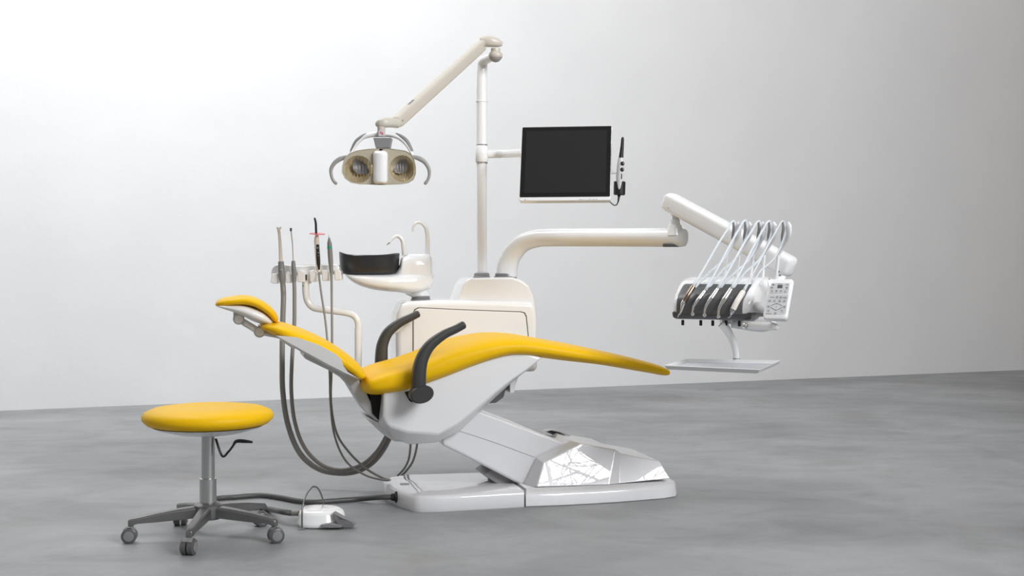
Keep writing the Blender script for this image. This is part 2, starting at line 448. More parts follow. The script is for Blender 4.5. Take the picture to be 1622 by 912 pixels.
# --- headrest
hc = [(341, 483, 341, 484, .06), (343, 477, 345, 486, .09), (352, 472, 354, 487, .115), (368, 469, 368, 485, .135), (386, 467, 386, 484, .145), (405, 471, 402, 487, .15), (422, 480, 415, 494, .148), (434, 491, 424, 501, .14), (440, 502, 430, 508, .12), (439, 508, 434, 511, .10), (437.5, 510, 436, 511, .07)]
head = mk('headrest_cushion', cushion(CF, hc, 0.0, -0.08, n=36, res=6, pe=2.8), YE, chair, sharp=180)
hs = [(343, 484, 343, 486, .09), (352, 482, 354, 490, .12), (368, 481, 372, 496, .135), (386, 481, 388, 503, .142), (402, 485, 402, 510, .142), (416, 491, 414, 514, .138), (425, 498, 424, 516, .125), (432, 506, 431, 514, .10), (434, 509, 433.5, 511, .07)]
mk('headrest_shell', cushion(CF, hs, -0.08, -0.10, n=32, res=5, pe=2.6), SW, chair, sharp=180)
def hj(v): return [CF.P(378, 505, v), CF.P(411, 525.5, v)]
a, b_ = hj(-0.045)
ey = Vector((-CF.s, CF.c, 0))
d_ = (b_ - a).normalized(); nrm = d_.cross(ey).normalized()
mk('headrest_link', join(box((a + b_) / 2, (b_ - a) * .5, ey * .014, nrm * .0135), lathe([(0.019, -0.017), (0.023, -0.013), (0.023, 0.013), (0.019, 0.017)], a, ey, 24), lathe([(0.019, -0.017), (0.023, -0.013), (0.023, 0.013), (0.019, 0.017)], b_, ey, 24)), LG, chair, bevel=0.002)
for nm, p in (('pivot_cap', a), ('pivot_cap', b_)):
    mk(nm, dsk(p - ey * .017, -ey, 0.0165, 0.004, 24), GW, chair, label='white round pivot cap')
mid = (a + b_) / 2 - ey * .0145
mk('link_inlay', tube([mid - d_ * .016, mid + d_ * .016], .007, 14, asp=.4, up=nrm, ball=True), GW, chair)
mk('headrest_stem', (tube([b_, CF.P(425, 529, -.045), CF.P(445, 534, -.04), CF.P(470, 545, -.04)], [.012, .010, .008, .007], 12, asp=1.8)), LG, chair)
mk('headrest_mount', box(CF.P(375, 496, -.045), (0.014, 0, 0), ey * .012, (0, 0, .018)), LG, chair, bevel=.002)

# --- armrests
def armrest(path, v, near):
    ps = [CF.P(x, y, v) for x, y, r in path]; rs = [r for x, y, r in path]
    o = mk('armrest', tube(ps, rs, 24, 8, asp=.90, up=ey, p=3.2, ball=False), AG, chair, sharp=60)
    tip = ps[-1]; dr = (ps[-1] - ps[-2]).normalized()
    mk('end_cap', lathe([(rs[-1] * .88, -.002), (rs[-1] * .84, .004), (rs[-1] * .5, .008)], tip, dr, 20), AG, o)
    return o
armrest([(663, 622, .031), (663, 600, .032), (665, 580, .030), (671, 562, .027), (683, 545, .0235), (703, 530, .020), (722, 521, .018), (734, 514.5, .0175)], -0.325, True)
armrest([(605, 600, .031), (604, 585, .032), (604, 565, .031), (606, 545, .028), (615, 526, .025), (632, 512, .021), (650, 503, .0185), (662, 497, .0175)], 0.34, False)
pc = CF.P(669, 625, -.36)
tl = (Vector((CF.c, CF.s, 0)) + Vector((0, 0, .25)))
PPR = [(.031, 0), (.0345, .004), (.0355, .012), (.034, .075), (.030, .09)]
mk('armrest_pivot', lathe(PPR, pc, ey, 36, 1.36, tl), AG, chair)
uu, zz = CF.pix(669, 625, -.36)
mk('armrest_pivot', lathe(PPR, CF.w(uu - 0.01, .375, zz), -ey, 36, 1.36, tl), AG, chair)
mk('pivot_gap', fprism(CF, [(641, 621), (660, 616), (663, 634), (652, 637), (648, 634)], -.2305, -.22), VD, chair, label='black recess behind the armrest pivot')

# ================================================================== UNIT CABINET
UF = Frame(*CF.w(0.0, 0.42, 0)[:2], R(10))
cab = root('unit_cabinet', 'glossy white water unit cabinet behind the chair seat', 'dental cabinet', UF.w(0.4, .18, .5))
low = [(628, 589), (627, 540), (628, 503), (631, 488), (637, 481), (646, 477), (700, 475), (845, 478), (850, 488), (852, 505), (852, 589)]
body = mk('body', join(fprism(UF, low, 0.0, 0.36)), GW, cab, bevel=0.035, seg=6)
hump = [(716, 492), (727, 470), (733, 452), (738, 444), (745, 440), (812, 439), (826, 443), (838, 452), (845, 466), (849, 492)]
mk('top_hump', fprism(UF, hump, 0.03, 0.32), GW, cab, bevel=0.018, seg=5)
door = [(655, 580), (655, 498), (658, 491), (664, 488), (740, 491.5), (824, 494.5), (830, 496), (833, 502), (836, 530), (838, 580)]
def grow(p, k):
    cx = sum(a for a, _ in p) / len(p); cy = sum(b for _, b in p) / len(p)
    return [(x + math.copysign(k, x - cx), y + (math.copysign(k, y - cy))) for x, y in p]
mk('seam', fprism(UF, grow(door, 1.5), -0.0012, 0.02), GUM, cab, label='dark seam round the door')
mk('door', fprism(UF, door, -0.006, 0.01), GW, cab, bevel=0.003)
# mounting bracket holding the cabinet on the chair (mostly hidden behind the seat)
mk('mounting_bracket', quadbox(UF, .16, .30, -.22, .1, .50, .56), SW, cab, bevel=.005)
def collar(px, py, v, r, par, fr=UF):
    u, z = fr.pix(px, py, v)
    return mk('collar', lathe([(r * 1.18, -.008), (r * 1.18, .004), (r * 1.04, .009), (r * 1.10, .013), (r * 1.02, .020), (r * .9, .022)], fr.w(u, v, z - .001), (0, 0, 1), 32), MG, par, label='grey rubber collar')
PV = 0.17
mk_col = [collar(763, 439, PV, .034, cab), collar(800.5, 439, PV, .046, cab), collar(666.5, 475, PV, .040, cab)]
mk('side_knob', tube([UF.P(636, 518, .02), UF.P(628, 522, -.0), UF.P(622, 525, -.01)], [.02, .017, .012], 16, ball=True), GW, cab)

# ================================================================== SPITTOON
sp = root('spittoon', 'white swivelling spittoon unit with a black oval bowl', 'spittoon', UF.P(666, 470, PV))
SF = Frame(*UF.w(0, PV, 0)[:2], R(10))
def xl(st, fr, n=36, res=5, pe=2.8):
    """loft along a frame: stations (px, py top, py bottom, half depth)"""
    q = []
    for px, a, b, w in st:
        u, z1 = fr.pix(px, a, 0); _, z0 = fr.pix(px, b, 0); q.append((u, z1, z0, w))
    q = crom(q, res); rings = []
    for u, z1, z0, w in q:
        ring = []
        for k in range(n):
            t = 2 * PI * k / n; ca, sa = math.cos(t), math.sin(t)
            ring.append(fr.w(u, math.copysign(abs(ca) ** (2 / pe), ca) * w, (z1 + z0) / 2 + (z1 - z0) / 2 * math.copysign(abs(sa) ** (2 / pe), sa)))
        rings.append(ring)
    return loft(rings)
body = join(xl([(546.5, 434, 435, .03), (549, 433, 439, .07), (557, 433, 446, .10), (572, 433, 453.5, .125), (592, 433, 459, .138), (612, 433, 461.5, .138), (628, 432, 463, .13), (645, 431, 465, .118), (660, 430, 464, .105), (674, 430, 459, .08), (682, 431, 453, .055), (686, 435, 446, .03)], SF),
            xl([(618, 434, 452, .06), (626, 430, 455, .08), (632, 420, 457, .088), (635.5, 408, 458, .09), (646, 402.5, 459, .09), (660, 402, 459, .088), (673, 402, 459, .078), (680, 403, 458, .06), (683.5, 408, 452, .035)], SF, pe=3.4))
neck = tube([SF.P(x, y, 0) for x, y in ((666.5, 478), (666.5, 471), (665, 465), (661, 458), (654, 449))], [.0385, .039, .042, .052, .064], 32)
mk('housing', join(body, neck), GW, sp, sharp=60)
# bowl: walls with thickness, saddle shaped rim
def bowl():
    cpx = 585; hu = 0.140; hv = 0.118
    u0, _ = SF.pix(cpx, 420, 0)
    prof = [(.80, 434), (.90, 433), (.955, 428), (.975, 420), (.985, 412), (1.0, None), (.965, None), (.93, 412), (.90, 420), (.8, 429), (.3, 431), (.02, 432)]
    rings = []
    for k, y in prof:
        ring = []
        for j in range(48):
            t = 2 * PI * j / 48; ca, sa = math.cos(t), math.sin(t)
            cs = math.copysign(abs(ca) ** (2 / 2.6), ca); ss = math.copysign(abs(sa) ** (2 / 2.6), sa)
            uu_ = u0 + hu * k * cs
            rim = SF.pix(cpx, 405.5, 0)[1] + (0.020 * max(0, -cs) ** 4 + 0.014 * max(0, cs) ** 3 + .006 * max(0, ss))
            z = rim if y is None else min(SF.pix(cpx, y, 0)[1], rim - .001)
            ring.append(SF.w(uu_, hv * k * ss, z))
        rings.append(ring)
    return loft(rings)
mk('bowl', bowl(), BB, sp, sharp=60, label='matte black oval bowl')
s1 = [(641, 404, .0125), (639.5, 392, .0115), (638, 382, .010), (634, 376, .009), (628, 374, .0075), (622, 378, .0065), (617, 384, .005)]
f1 = mk('cup_spout', tube([SF.P(x, y, -.03) for x, y, r in s1], [r for *_, r in s1], 16), GW, sp)
mk('spout_tip', tube([SF.P(617.5, 383.5, -.03), SF.P(612.5, 388, -.03)], [.004, .0018], 10), CH, f1)
s2 = [(677, 404, .0125), (677, 390, .0115), (677, 374, .0105), (674.5, 361, .009), (668, 353.5, .0078), (660, 353, .0068), (655, 358, .0062), (654, 367, .0058)]
mk('rinse_spout', tube([SF.P(x, y, .0) for x, y, r in s2], [r for *_, r in s2], 16), GW, sp)
mk('deck_detail', join(*[dsk(SF.P(x, 402.5, .0), (0, 0, 1), .008, .003, 16) for x in (647, 655)]), GW, sp)

# ================================================================== POLE
PX, PY = UF.P(763, 437, PV)[:2]
pole = root('equipment_pole', 'tall white round pole rising from the unit cabinet', 'pole', UF.P(763, 437, PV))
def pz_(y): return at(763, y, PY).z
pr = 8.4 * PY / F
mk('lower_tube', tube([(PX, PY, pz_(437)), (PX, PY, pz_(250))], pr * .97, 28, smooth=False), PW, pole)
mk('upper_tube', join(tube([(PX, PY, pz_(240)), (PX, PY, pz_(160)), ], pr * 1.02, 28, smooth=False),
    tube([(PX, PY, pz_(165)), (PX, PY, pz_(130)), at(763.5, 112, PY), at(764, 102, PY), at(767, 96, PY - .02), at(775, 92, PY - .06), at(784, 89, PY - .10)], [pr * 1.02, pr * 1.0, pr, pr * .98, pr * .92, pr * .8, pr * .72], 28)), PW, pole)
mk('ring', dsk((PX, PY, pz_(162)), (0, 0, 1), pr * 1.16, .008, 28), PW, pole)
hz0, hz1 = pz_(257), pz_(231)
mk('monitor_sleeve', lathe([(pr * 1.1, 0), (pr * 1.22, .004), (pr * 1.22, hz1 - hz0 - .004), (pr * 1.1, hz1 - hz0)], (PX, PY, hz0), (0, 0, 1), 32), PW, pole)
for z in (hz0 - .008, hz1):
    mk('chrome_ring', dsk((PX, PY, z), (0, 0, 1), pr * 1.13, .008, 28), CH, pole, label='thin chrome ring')

# ================================================================== OPERATING LAMP
LY = PY - .10
lamp = root('operating_lamp', 'beige twin reflector operating lamp hanging from the pole on a slanted arm', 'lamp', at(785, 97, LY))
bc = at(785, 89, LY)
mk('swivel_ball', lathe([(.004, -.026), (.018, -.021), (.028, -.010), (.033, .002), (.031, .012), (.025, .019), (.022, .022), (.022, .036)], bc, (0, 0, 1), 32), CW, lamp)
mk('swivel_underside', lathe([(.002, -.0275), (.014, -.0245), (.024, -.016), (.029, -.009), (.031, -.003)], bc + Vector((0, -.002, -.001)), (0, -.1, 1), 32), WG, lamp, label='dark grey cap under the swivel')
kz = at(785, 66, LY)
mk('top_knuckle', tube([at(760, 66, LY - .005), at(770, 65.5, LY - .005), at(779, 66, LY - .005), at(790, 68.5, LY), at(796, 70, LY)], [.022, .026, .025, .018, .008], 20, p=2.5), CW, lamp, sharp=60)
mk('knuckle_inlay', lathe([(.012, 0), (.022, .003), (.014, .006)], at(785, 62.5, LY) , (.35, -.3, 1), 24, 1.2), MG, lamp, label='grey oval inlay')
HYD = 5.28
pa, pb = at(765, 70, LY - .03), at(627, 195, HYD + .06)
ax = (pb - pa).normalized(); side = ax.cross(Vector((0, 0, 1))).normalized(); nn = side.cross(ax)
def barring(c, hw, hh, r):
    return [c + side * x + nn * y for x, y in rrect(hw, hh, r, 4)]
rr_ = []
for t, s in ((0, .2), (.004, .7), (.014, .92), (.03, 1), (.5, 1.02), (.97, 1), (.988, .9), (.998, .6), (1, .15)):
    rr_.append(barring(pa.lerp(pb, t), .02 * s, .0255 * s, .010 * s))
la = mk('lamp_arm', loft(rr_), CW, lamp, sharp=60)
for t in (.03, .972): mk('screw', dsk(pa.lerp(pb, t) - side * (.021 if side.y > 0 else -.021) * 1.0, -side if side.y > 0 else side, .003, .001, 10), DG, la)
mk('arm_slot', box(pa.lerp(pb, .82) - Vector((0, 0.0, 0)) + nn * .0255 * (1 if nn.z > 0 else -1), ax * .022, side * .006, nn * .001), DG, la)
# bottom knuckle
mk('bottom_knuckle', tube([at(595, 196, HYD), at(600, 196, HYD), at(608, 194.5, HYD), at(618, 194, HYD + .02), at(630, 196, HYD + .05)], [.008, .017, .020, .020, .018], 20, p=2.4), CW, lamp, sharp=60)
mk('neck', lathe([(.015, 0), (.0165, .004), (.0165, .045), (.0175, .05)], at(604, 216, HYD), (0, 0, 1), 24), CW, lamp)
c0 = at(604, 211, HYD - .0185)
pl_ = mk('logo_plate', box(c0, (.011, 0, 0), (0, .0015, 0), (0, 0, .0115)), LG, lamp, label='small square plate with a red mark')
mk('logo_mark', join(*[box(c0 + Vector((x, -.0018, z)), (a * .001, 0, 0), (0, .0005, 0), (0, 0, b * .001)) for x, z, a, b in
     [(-.005, .003, 1.2, 4), (-.001, .004, 4, 1.1), (-.001, -.001, 3, 1.1), (.003, .001, 1.1, 4.5), (.006, -.003, 1.1, 4), (.004, -.006, 2, 1)]]), RL, pl_)
yk = [(555, 246, .007), (562, 230, .009), (574, 218, .010), (588, 213.5, .011), (604, 212.5, .012), (620, 213.5, .011), (634, 219, .010), (646, 231, .009), (654, 246, .007)]
yoke = mk('yoke', tube([at(x, y, HYD + .015) for x, y, r in yk], [r for *_, r in yk], 16, asp=1.6, up=(0, 0, 1)), GW, lamp)
for q in ([(556, 241), (564, 226), (573, 218), (581, 213.5)], [(653, 241), (645, 226), (636, 218), (627, 213.5)]):
    mk('yoke_inlay', tube([at(x, y - 1.2, HYD + .012) for x, y in q], [.006, .0085, .0085, .006], 12, asp=1.7), MG, yoke, label='grey inlay on the yoke')
mk('tilt_block', prism([at(x, y, HYD - .03) for x, y in [(591, 218), (620, 218), (617, 234), (595, 234)]], (0, .06, 0)), MG, lamp, bevel=.002)
# head body
ho = [(552, 243), (566, 238), (585, 235.5), (604, 234.5), (622, 235.5), (642, 238.5), (651, 243), (656, 251), (659, 263), (659, 276), (655, 285), (647, 290), (635, 292), (604, 293), (570, 292), (556, 289.5), (546, 283), (541, 273), (541.5, 263), (545, 252)]
hcx, hcy = 600, 268
def hring(s, Y, dy=0): return [at(hcx + (x - hcx) * s, hcy + (y - hcy) * s + dy, Y) for x, y in ho]
HF = HYD - .05
def lampshell():
    rings = [hring(.965, HF + .002), hring(.99, HF - .002), hring(1.0, HF + .006), hring(1.0, HF + .03), hring(.93, HF + .075), hring(.7, HF + .11), hring(.3, HF + .125)]
    V, Fc = loft(rings, cap=False)
    n = len(ho); base = 6 * n; V.append(at(hcx, hcy, HF + .128)); k = len(V) - 1
    for j in range(n): Fc.append([base + j, base + (j + 1) % n, k])
    return V, Fc
mk('head_shell', lampshell(), CW, lamp, sharp=50)
# front plate with two holes, and dishes
def hole(cx, cy, rx, ry, n=40): return [(cx + rx * math.cos(2 * PI * k / n), cy + ry * math.sin(2 * PI * k / n)) for k in range(n)]
def plate_with_hole(outer, hl, Y):
    """fan each hole point outwards to the outline point in the same direction"""
    V, Fc = [], []
    hx = sum(p[0] for p in hl) / len(hl); hy = sum(p[1] for p in hl) / len(hl)
    def hit(a):
        dx, dy = math.cos(a), math.sin(a); best = None
        for i in range(len(outer)):
            x1, y1 = outer[i]; x2, y2 = outer[(i + 1) % len(outer)]
            den = dx * (y2 - y1) - dy * (x2 - x1)
            if abs(den) < 1e-9: continue
            t = ((x1 - hx) * (y2 - y1) - (y1 - hy) * (x2 - x1)) / den
            s = ((x1 - hx) * dy - (y1 - hy) * dx) / den
            if t > 0 and -1e-6 <= s <= 1 + 1e-6 and (best is None or t < best): best = t
        return (hx + dx * best, hy + dy * best)
    n = len(hl)
    for x, y in hl: V.append(at(x, y, Y))
    for x, y in hl: V.append(at(*hit(math.atan2(y - hy, x - hx)), Y - .0))
    for j in range(n): Fc.append([j, (j + 1) % n, (j + 1) % n + n, j + n])
    return V, Fc
inn = [(hcx + (x - hcx) * .965, hcy + (y - hcy) * .965) for x, y in ho]
def clip(poly, xcut, keep_left):
    out = []
    for i in range(len(poly)):
        a, b = poly[i], poly[(i + 1) % len(poly)]
        ia = (a[0] < xcut) == keep_left; ib = (b[0] < xcut) == keep_left
        if ia: out.append(a)
        if ia != ib:
            t = (xcut - a[0]) / (b[0] - a[0]); out.append((xcut, a[1] + t * (b[1] - a[1])))
    return out
hl1, hl2 = hole(567.5, 268, 22.5, 21.8), hole(637, 267, 19.8, 21.2)
mk('front_plate', join(plate_with_hole(clip(inn, 602, True), hl1, HF), plate_with_hole(clip(inn, 602, False), hl2, HF)), GR, lamp, sharp=50)
def dish(cx, cy, rx, ry, k0, k1, core, dz=.055, d0=0.0, per=4.5):
    n = 96; rings = []
    for i in range(k0, k1 + 1):
        s = 1 - i / 14; dep = d0 + dz * (1 - s * s)
        ring = []
        for j in range(n):
            a = 2 * PI * j / n
            x, y = cx + rx * s * math.cos(a), cy + ry * s * math.sin(a)
            if core: x += 0; 
            rib = .0042 * abs(math.sin((x - cx) / rx * PI * per))
            ring.append(at(x, y, HF + .001 + dep + rib * (s > .05)))
        rings.append(ring)
    return loft(rings, cap=False)
for cx, cy, rx, ry in ((567.5, 268, 22.5, 21.8), (637, 267, 19.8, 21.2)):
    d = mk('reflector', dish(cx, cy, rx, ry, 0, 13, False), DSH, lamp, sharp=80, label='ribbed warm reflector dish')
    mk('dark_reflection', dish(cx + (6 if cx < 600 else -4), cy - 6, rx * .68, ry * .66, 0, 13, False, .014, .022, 3.0), DSC, d, sharp=80, label='dark reflection painted into the dish')  # darker inset that paints the dark mirror image in each dish
mk('centre_cover', loft([[at(602 + dx * s + bow, hcy - 3 + dy * s2, Y) for dx, dy, bow in
      [(x / 1.0, y, 1.2 * math.cos(y / 27 * 1.5)) for x, y in rrect(11.6, 26.5, 6, 5)]] for s, s2, Y in ((1.0, 1.0, HF + .01), (1.0, 1.0, HF - .006), (.95, .98, HF - .014), (.82, .95, HF - .021), (.6, .90, HF - .027), (.3, .85, HF - .030), (.05, .8, HF - .031))]), GW, lamp, sharp=60)
for q in ([(552, 248, .007), (540, 251, .010), (530, 258, .009), (524.5, 268, .0075), (525, 278, .0065), (528, 286, .0062), (532, 290, .007)],
          [(654, 248, .007), (664, 251, .010), (673, 257, .009), (679, 267, .0075), (680, 277, .0065), (677.5, 285, .0062), (674, 290, .007)]):
    mk('handle', tube([at(x, y, HF + .02) for x, y, r in q], [r for *_, r in q], 14, asp=.8, ball=True), WG, lamp, label='curved grey lamp handle')

# ================================================================== MONITOR
MY = 5.42
mon = root('monitor', 'square black screen monitor in a white frame on the pole bracket', 'monitor', at(896, 320, MY))
ps_, pt_ = R(8.5), R(16)
mc = at(896, 258.5, MY)
mu = Vector((math.cos(ps_), -math.sin(ps_), 0)); aw = Vector((math.sin(ps_), math.cos(ps_), 0))
mvn = (Vector((0, 0, 1)) * math.cos(pt_) + aw * math.sin(pt_)); mn = mu.cross(mvn).normalized()   # into the picture
if mn.y < 0: mn = -mn
def mp(x, y, d=0): return mc + mu * x + mvn * y + mn * d
sw, sh = .192, .166
def slab(w, h, r, d0, d1, cx=0, cy=0, n=5): return prism([mp(cx + x, cy + y, d0) for x, y in rrect(w, h, r, n)], mn * (d1 - d0))
mk('frame', slab(sw, sh, .008, 0, .035), GW, mon, bevel=.003)
mk('rear_housing', loft([[mp(x, y, d) for x, y in rrect(sw * s, sh * s, .02, 5)] for s, d in ((.95, .034), (.8, .055), (.5, .06))]), GW, mon)
mk('glass_front', slab(sw - .002, sh - .0085, .004, -.0015, .002, 0, .0075), BEZ, mon)
mk('screen', slab(sw - .0205, sh - .0265, .001, -.002, .001, 0, .0075), SCR, mon, label='dark grey switched-off screen')
mk('lettering', join(*[slab(a, .0012 * b, .0003, -.0006, .001, x, -sh + .0042, 1) for x, a, b in [(-.166, .0022, 1.6), (-.155, .001, 1.2)] + [(.068, .007, .6), (.080, .002, .5), (.088, .0015, .5), (.098, .002, .5), (.106, .004, .6), (.122, .003, .8), (.134, .003, .8)]]), INK, mon)
mk('bracket_arm', tube([(PX + .02, PY, pz_(244)), at(800, 243.5, PY - .05), at(845, 243.5, MY + .2), mp(0, .03, .06)], 6.8 * 5.85 / F, 24, 8), PW, mon)
mk('camera_bracket', join(tube([mp(sw - .04, -.03, .045), mp(sw + .03, -.025, .045), mp(sw + .042, -.035, .02)], .008, 12, asp=.5)), PW, mon)
ck = at(983, 298, MY - .04)
hold = mk('wand_holder', join(lathe([(.021, 0), (.0245, .004), (.0245, .056), (.019, .058), (.016, .04), (.002, .035)], at(981, 309, MY - .05), (.03, 0, 1), 28)), BK, mon, bevel=0, label='black cup that holds the camera wand')
wand = root('intraoral_camera', 'slim intraoral camera wand with a black tip beside the monitor', 'dental camera', at(981, 305, MY - .06))
WY = MY - .062
mk('tip_sleeve', tube([at(983.5, 251, WY), at(985.2, 235, WY), at(986.2, 219.5, WY)], [.0125, .0095, .0075], 20, asp=.8, ball=True), BK, wand)
wb = mk('grip', tube([at(981, 300, WY), at(981.5, 280, WY), at(983, 262, WY), at(983.6, 250, WY)], [.0125, .0165, .0165, .0128], 20, asp=.9), LG, wand, label='silver grey grip')
for y in (259, 268.5): mk('button', dsk(at(986 - (y - 259) * .06, y, WY - .014), (0, -1, .1), .0085, .004, 20), BK, wb)
mk('slider', box(at(984.5, 279, WY - .0155), (.0018, 0, 0), (0, .001, 0), (.0, 0, .011)), BK, wb)
mk('cord', tube([at(980.5, 309, WY + .01), at(980, 314, WY), at(978.5, 321, WY), at(975.5, 325, WY), at(971, 324, WY), at(966, 319, WY + .02), at(962, 313, MY + .03)], [.007, .0045, .0026, .0023, .0023, .0023, .0023], 10), BK, wand)

# ================================================================== DELIVERY ARM
AX = UF.P(800.5, 437, PV)
da = root('delivery_arm', 'white cranked support arm reaching from the cabinet to the instrument console', 'support arm', AX)
AY = AX.y; EY = 5.62
def am(px, py): 
    t = max(0, min(1, (px - 803) / 270)); return at(px, py, AY + (EY - AY) * t)
mk('horizontal_arm', tube([am(802.5, 438), am(803.5, 424), am(808, 409), am(817, 395), am(830, 384), am(848, 378), am(868, 376.3), am(940, 376), am(1000, 376), am(1060, 376), am(1080, 376), am(1086, 376), am(1088.5, 376)],
   [.0475, .0465, .0435, .0415, .0395, .0385, .038, .0378, .0378, .0382, .037, .032, .018], 32, 6, asp=1.08, p=2.25), PW, da, sharp=60)
mk('end_socket', lathe([(.030, 0), (.032, .003), (.032, .012)], am(1064, 391), (0, 0, 1), 24, 1.25), DG, da, label='dark oval socket under the arm end')
jc = at(1069, 369, EY)
mk('joint_stem', lathe([(.038, -.01), (.034, .012), (.031, .024), (.0275, .036), (.023, .038), (.0215, .058), (.020, .060)], jc, (0, 0, 1), 32), PW, da)
mk('joint_bolt', lathe([(.018, 0), (.018, .016), (.021, .018), (.021, .022)], jc + Vector((0, 0, .060)), (0, 0, 1), 8), CH, da, label='chrome hexagonal joint bolt')
EY2 = 5.05
qa, qb = at(1064, 321, EY), at(1250, 422, EY2 + .12)
ax2 = (qb - qa).normalized(); sd2 = ax2.cross(Vector((0, 0, 1))).normalized(); nn2 = sd2.cross(ax2)
rg = []
for t, s, off in ((-.055, .55, -.012), (-.045, .8, -.006), (-.025, .95, 0), (0, 1, 0), (.5, 1, 0), (.98, 1.02, 0), (1.0, 1.0, 0), (1.012, .93, 0), (1.02, .7, 0)):
    c = qa.lerp(qb, t) + nn2 * off
    rg.append([c + sd2 * x + nn2 * y for x, y in rrect(.036 * s, .0415 * s, .022 * s, 6)])
spa = mk('spring_arm', loft(rg), PW, da, sharp=55)
for px, py in ((1058.5, 329.5), (1063, 332.5)): mk('screw', dsk(at(px, py, EY - .037), (0, -1, 0), .0022, .002, 10), DG, spa)
for px, py in ((1233.5, 430), (1235, 436)): mk('screw', dsk(at(px, py, EY2 + .09), (0, -1, 0), .004, .003, 10), DG, spa)

# ================================================================== INSTRUMENT CONSOLE
psi = R(-27)
hb = at(1190, 503, 4.92)
KF = Frame(hb.x, hb.y, psi)        # u=0 at the front right corner, u<0 to the left
con = root('instrument_console', 'white instrument console with dark grey front hanging from the spring arm', 'dental console', KF.w(-.17, .1, .78))
zb = hb.z + .005
W = .320
def kring(u, k): # cross-section in v,z ; k shrinks
    pr_ = [(0.0, zb + .008), (0.0, zb + .045), (.018, zb + .075), (.075, zb + .120), (.13, zb + .142), (.17, zb + .148), (.30, zb + .150), (.33, zb + .13), (.33, zb + .02), (.30, zb + .008)]
    cv, cz = .16, zb + .07
    return [KF.w(u, cv + (v - cv) * k, cz + (z - cz) * k) for v, z in crom(pr_ + [pr_[0]], 3)[:-1]]
mk('housing', loft([kring(-W, .90), kring(-W + .006, .97), kring(-W + .02, 1), kring(-.02, 1), kring(-.006, .97), kring(0.0, .90)]), GW, con, sharp=45)
# bottom tray, dark
mk('underside', loft([[KF.w(u, v, z) for u, v in ((-W + i, i), (0.0 - i, i), (0 - i, .32 - i), (-W + i, .32 - i))] for z, i in ((zb - .016, .012), (zb - .010, .002), (zb + .012, -.001), (zb + .016, .006))]), DG, con, bevel=.004)
# dark front cover following the slope
fp = crom([(-.004, zb + .006), (-.004, zb + .045), (.012, zb + .077), (.060, zb + .113), (.085, zb + .124)], 5)
def cover(u0, u1):
    rs = []
    n = len(fp)
    for u, e in ((u0, .004), (u0 + .005, 0), (u1 - .005, 0), (u1, .004)):
        outer = [KF.w(u + (.028 * (i / n) ** 2 * (1 if u > -W / 2 else .3) if True else 0), v + e, z) for i, (v, z) in enumerate(fp)]
        inner = [KF.w(u, v + .03, z - .02 if i > 3 else z) for i, (v, z) in reversed(list(enumerate(fp)))]
        rs.append(outer + inner)
    return loft(rs)
mk('front_cover', cover(-W + .018, -.035), DG, con, sharp=50, label='dark grey sloping front cover')
for px in (1081.5, 1110, 1129, 1150, 1171):
    k = (1190 - px) / 125; mk('hose_nipple', lathe([(.005, 0), (.006, .002), (.006, .020), (.004, .022)], at(px, 515 + (px - 1081) * .02, 5.18 - .25 * (1 - k)) , (0, 0, 1), 14), BK, con, label='short black hose nipple')
mk('carrier_bracket', join(tube([KF.w(-.11, .10, zb - .03), KF.w(.0, .12, zb - .035), KF.w(.06, .10, zb - .03)], [.02, .03, .02], 16, asp=.7), box(KF.w(-.125, .08, zb - .022), (.02, 0, 0), (0, .03, 0), (0, 0, .012))), SW, con)
ha, hbn = at(1180, 513, 4.93), at(1228, 517.5, 4.80)
mk('handle', tube([ha, at(1190, 515, 4.90), at(1205, 516, 4.86), at(1222, 516.5, 4.81), hbn], [.014, .0165, .0165, .0155, .013], 18, asp=.8, ball=True), GW, con)
mk('brake_knob', join(dsk(at(1180.5, 516, 4.905), (-.1, -1, 0), .0105, .008, 24), dsk(at(1180.3, 516, 4.897), (-.1, -1, 0), .006, .003, 16)), CH, con, label='round chrome brake knob')
# hanger linking console to spring arm
mk('hanger', tube([at(1238, 424, EY2 + .14), at(1236, 445, EY2 + .12), KF.w(-.03, .26, zb + .10)], [.016, .016, .02], 20), PW, con)

# control panel
pc_ = at(1232.5, 474, 4.80)
pu = Vector((math.cos(R(-29)), math.sin(R(-29)), 0)); paw = Vector((-math.sin(R(-29)), math.cos(R(-29)), 0))
pv_ = Vector((0, 0, 1)) * math.cos(R(28)) + paw * math.sin(R(28)); pn = -pu.cross(pv_)
if pn.y > 0: pn = -pn      # towards the camera
def cp(x, y, d=0): return pc_ + pu * x + pv_ * y + pn * d
def cprr(w0, w1, h, r):
    return [(x * (w0 + (w1 - w0) * (y + h) / (2 * h)) / w1, y) for x, y in rrect(w1, h, r, 6)]
pan = mk('control_panel', loft([[cp(x * s, y * s, d) for x, y in cprr(.046, .050, .084, .014)] for s, d in ((.9, -.024), (.98, -.018), (1, -.008), (1, 0), (.985, .004), (.95, .006))]), GW, con, sharp=50)
def pbox(x, y, a, b, d0=.005, d1=.0072): return box(cp(x, y, (d0 + d1) / 2), pu * a, pv_ * b, pn * ((d1 - d0) / 2))
mk('membrane', join(pbox(.001, .043, .036, .021), prism([cp(x, y - .023, .0055) for x, y in rrect(.039, .042, .006, 4)], pn * .0012)), PAN, pan)
keys = [(-.024, .058), (.028, .058), (-.029, .044), (.029, .044), (-.026, .030), (-.009, .030), (.008, .030), (.025, .030),
        (-.002, .005), (.030, .005), (.012, .005), (-.028, -.010), (-.010, -.010), (.009, -.010), (.027, -.010), (-.029, -.034), (.031, -.034), (-.027, -.051), (.025, -.051), (.0, -.061)]
mk('key_pads', join(*[pbox(x, y, .0055, .0052, .0066, .0076) for x, y in keys]), KEY, pan)
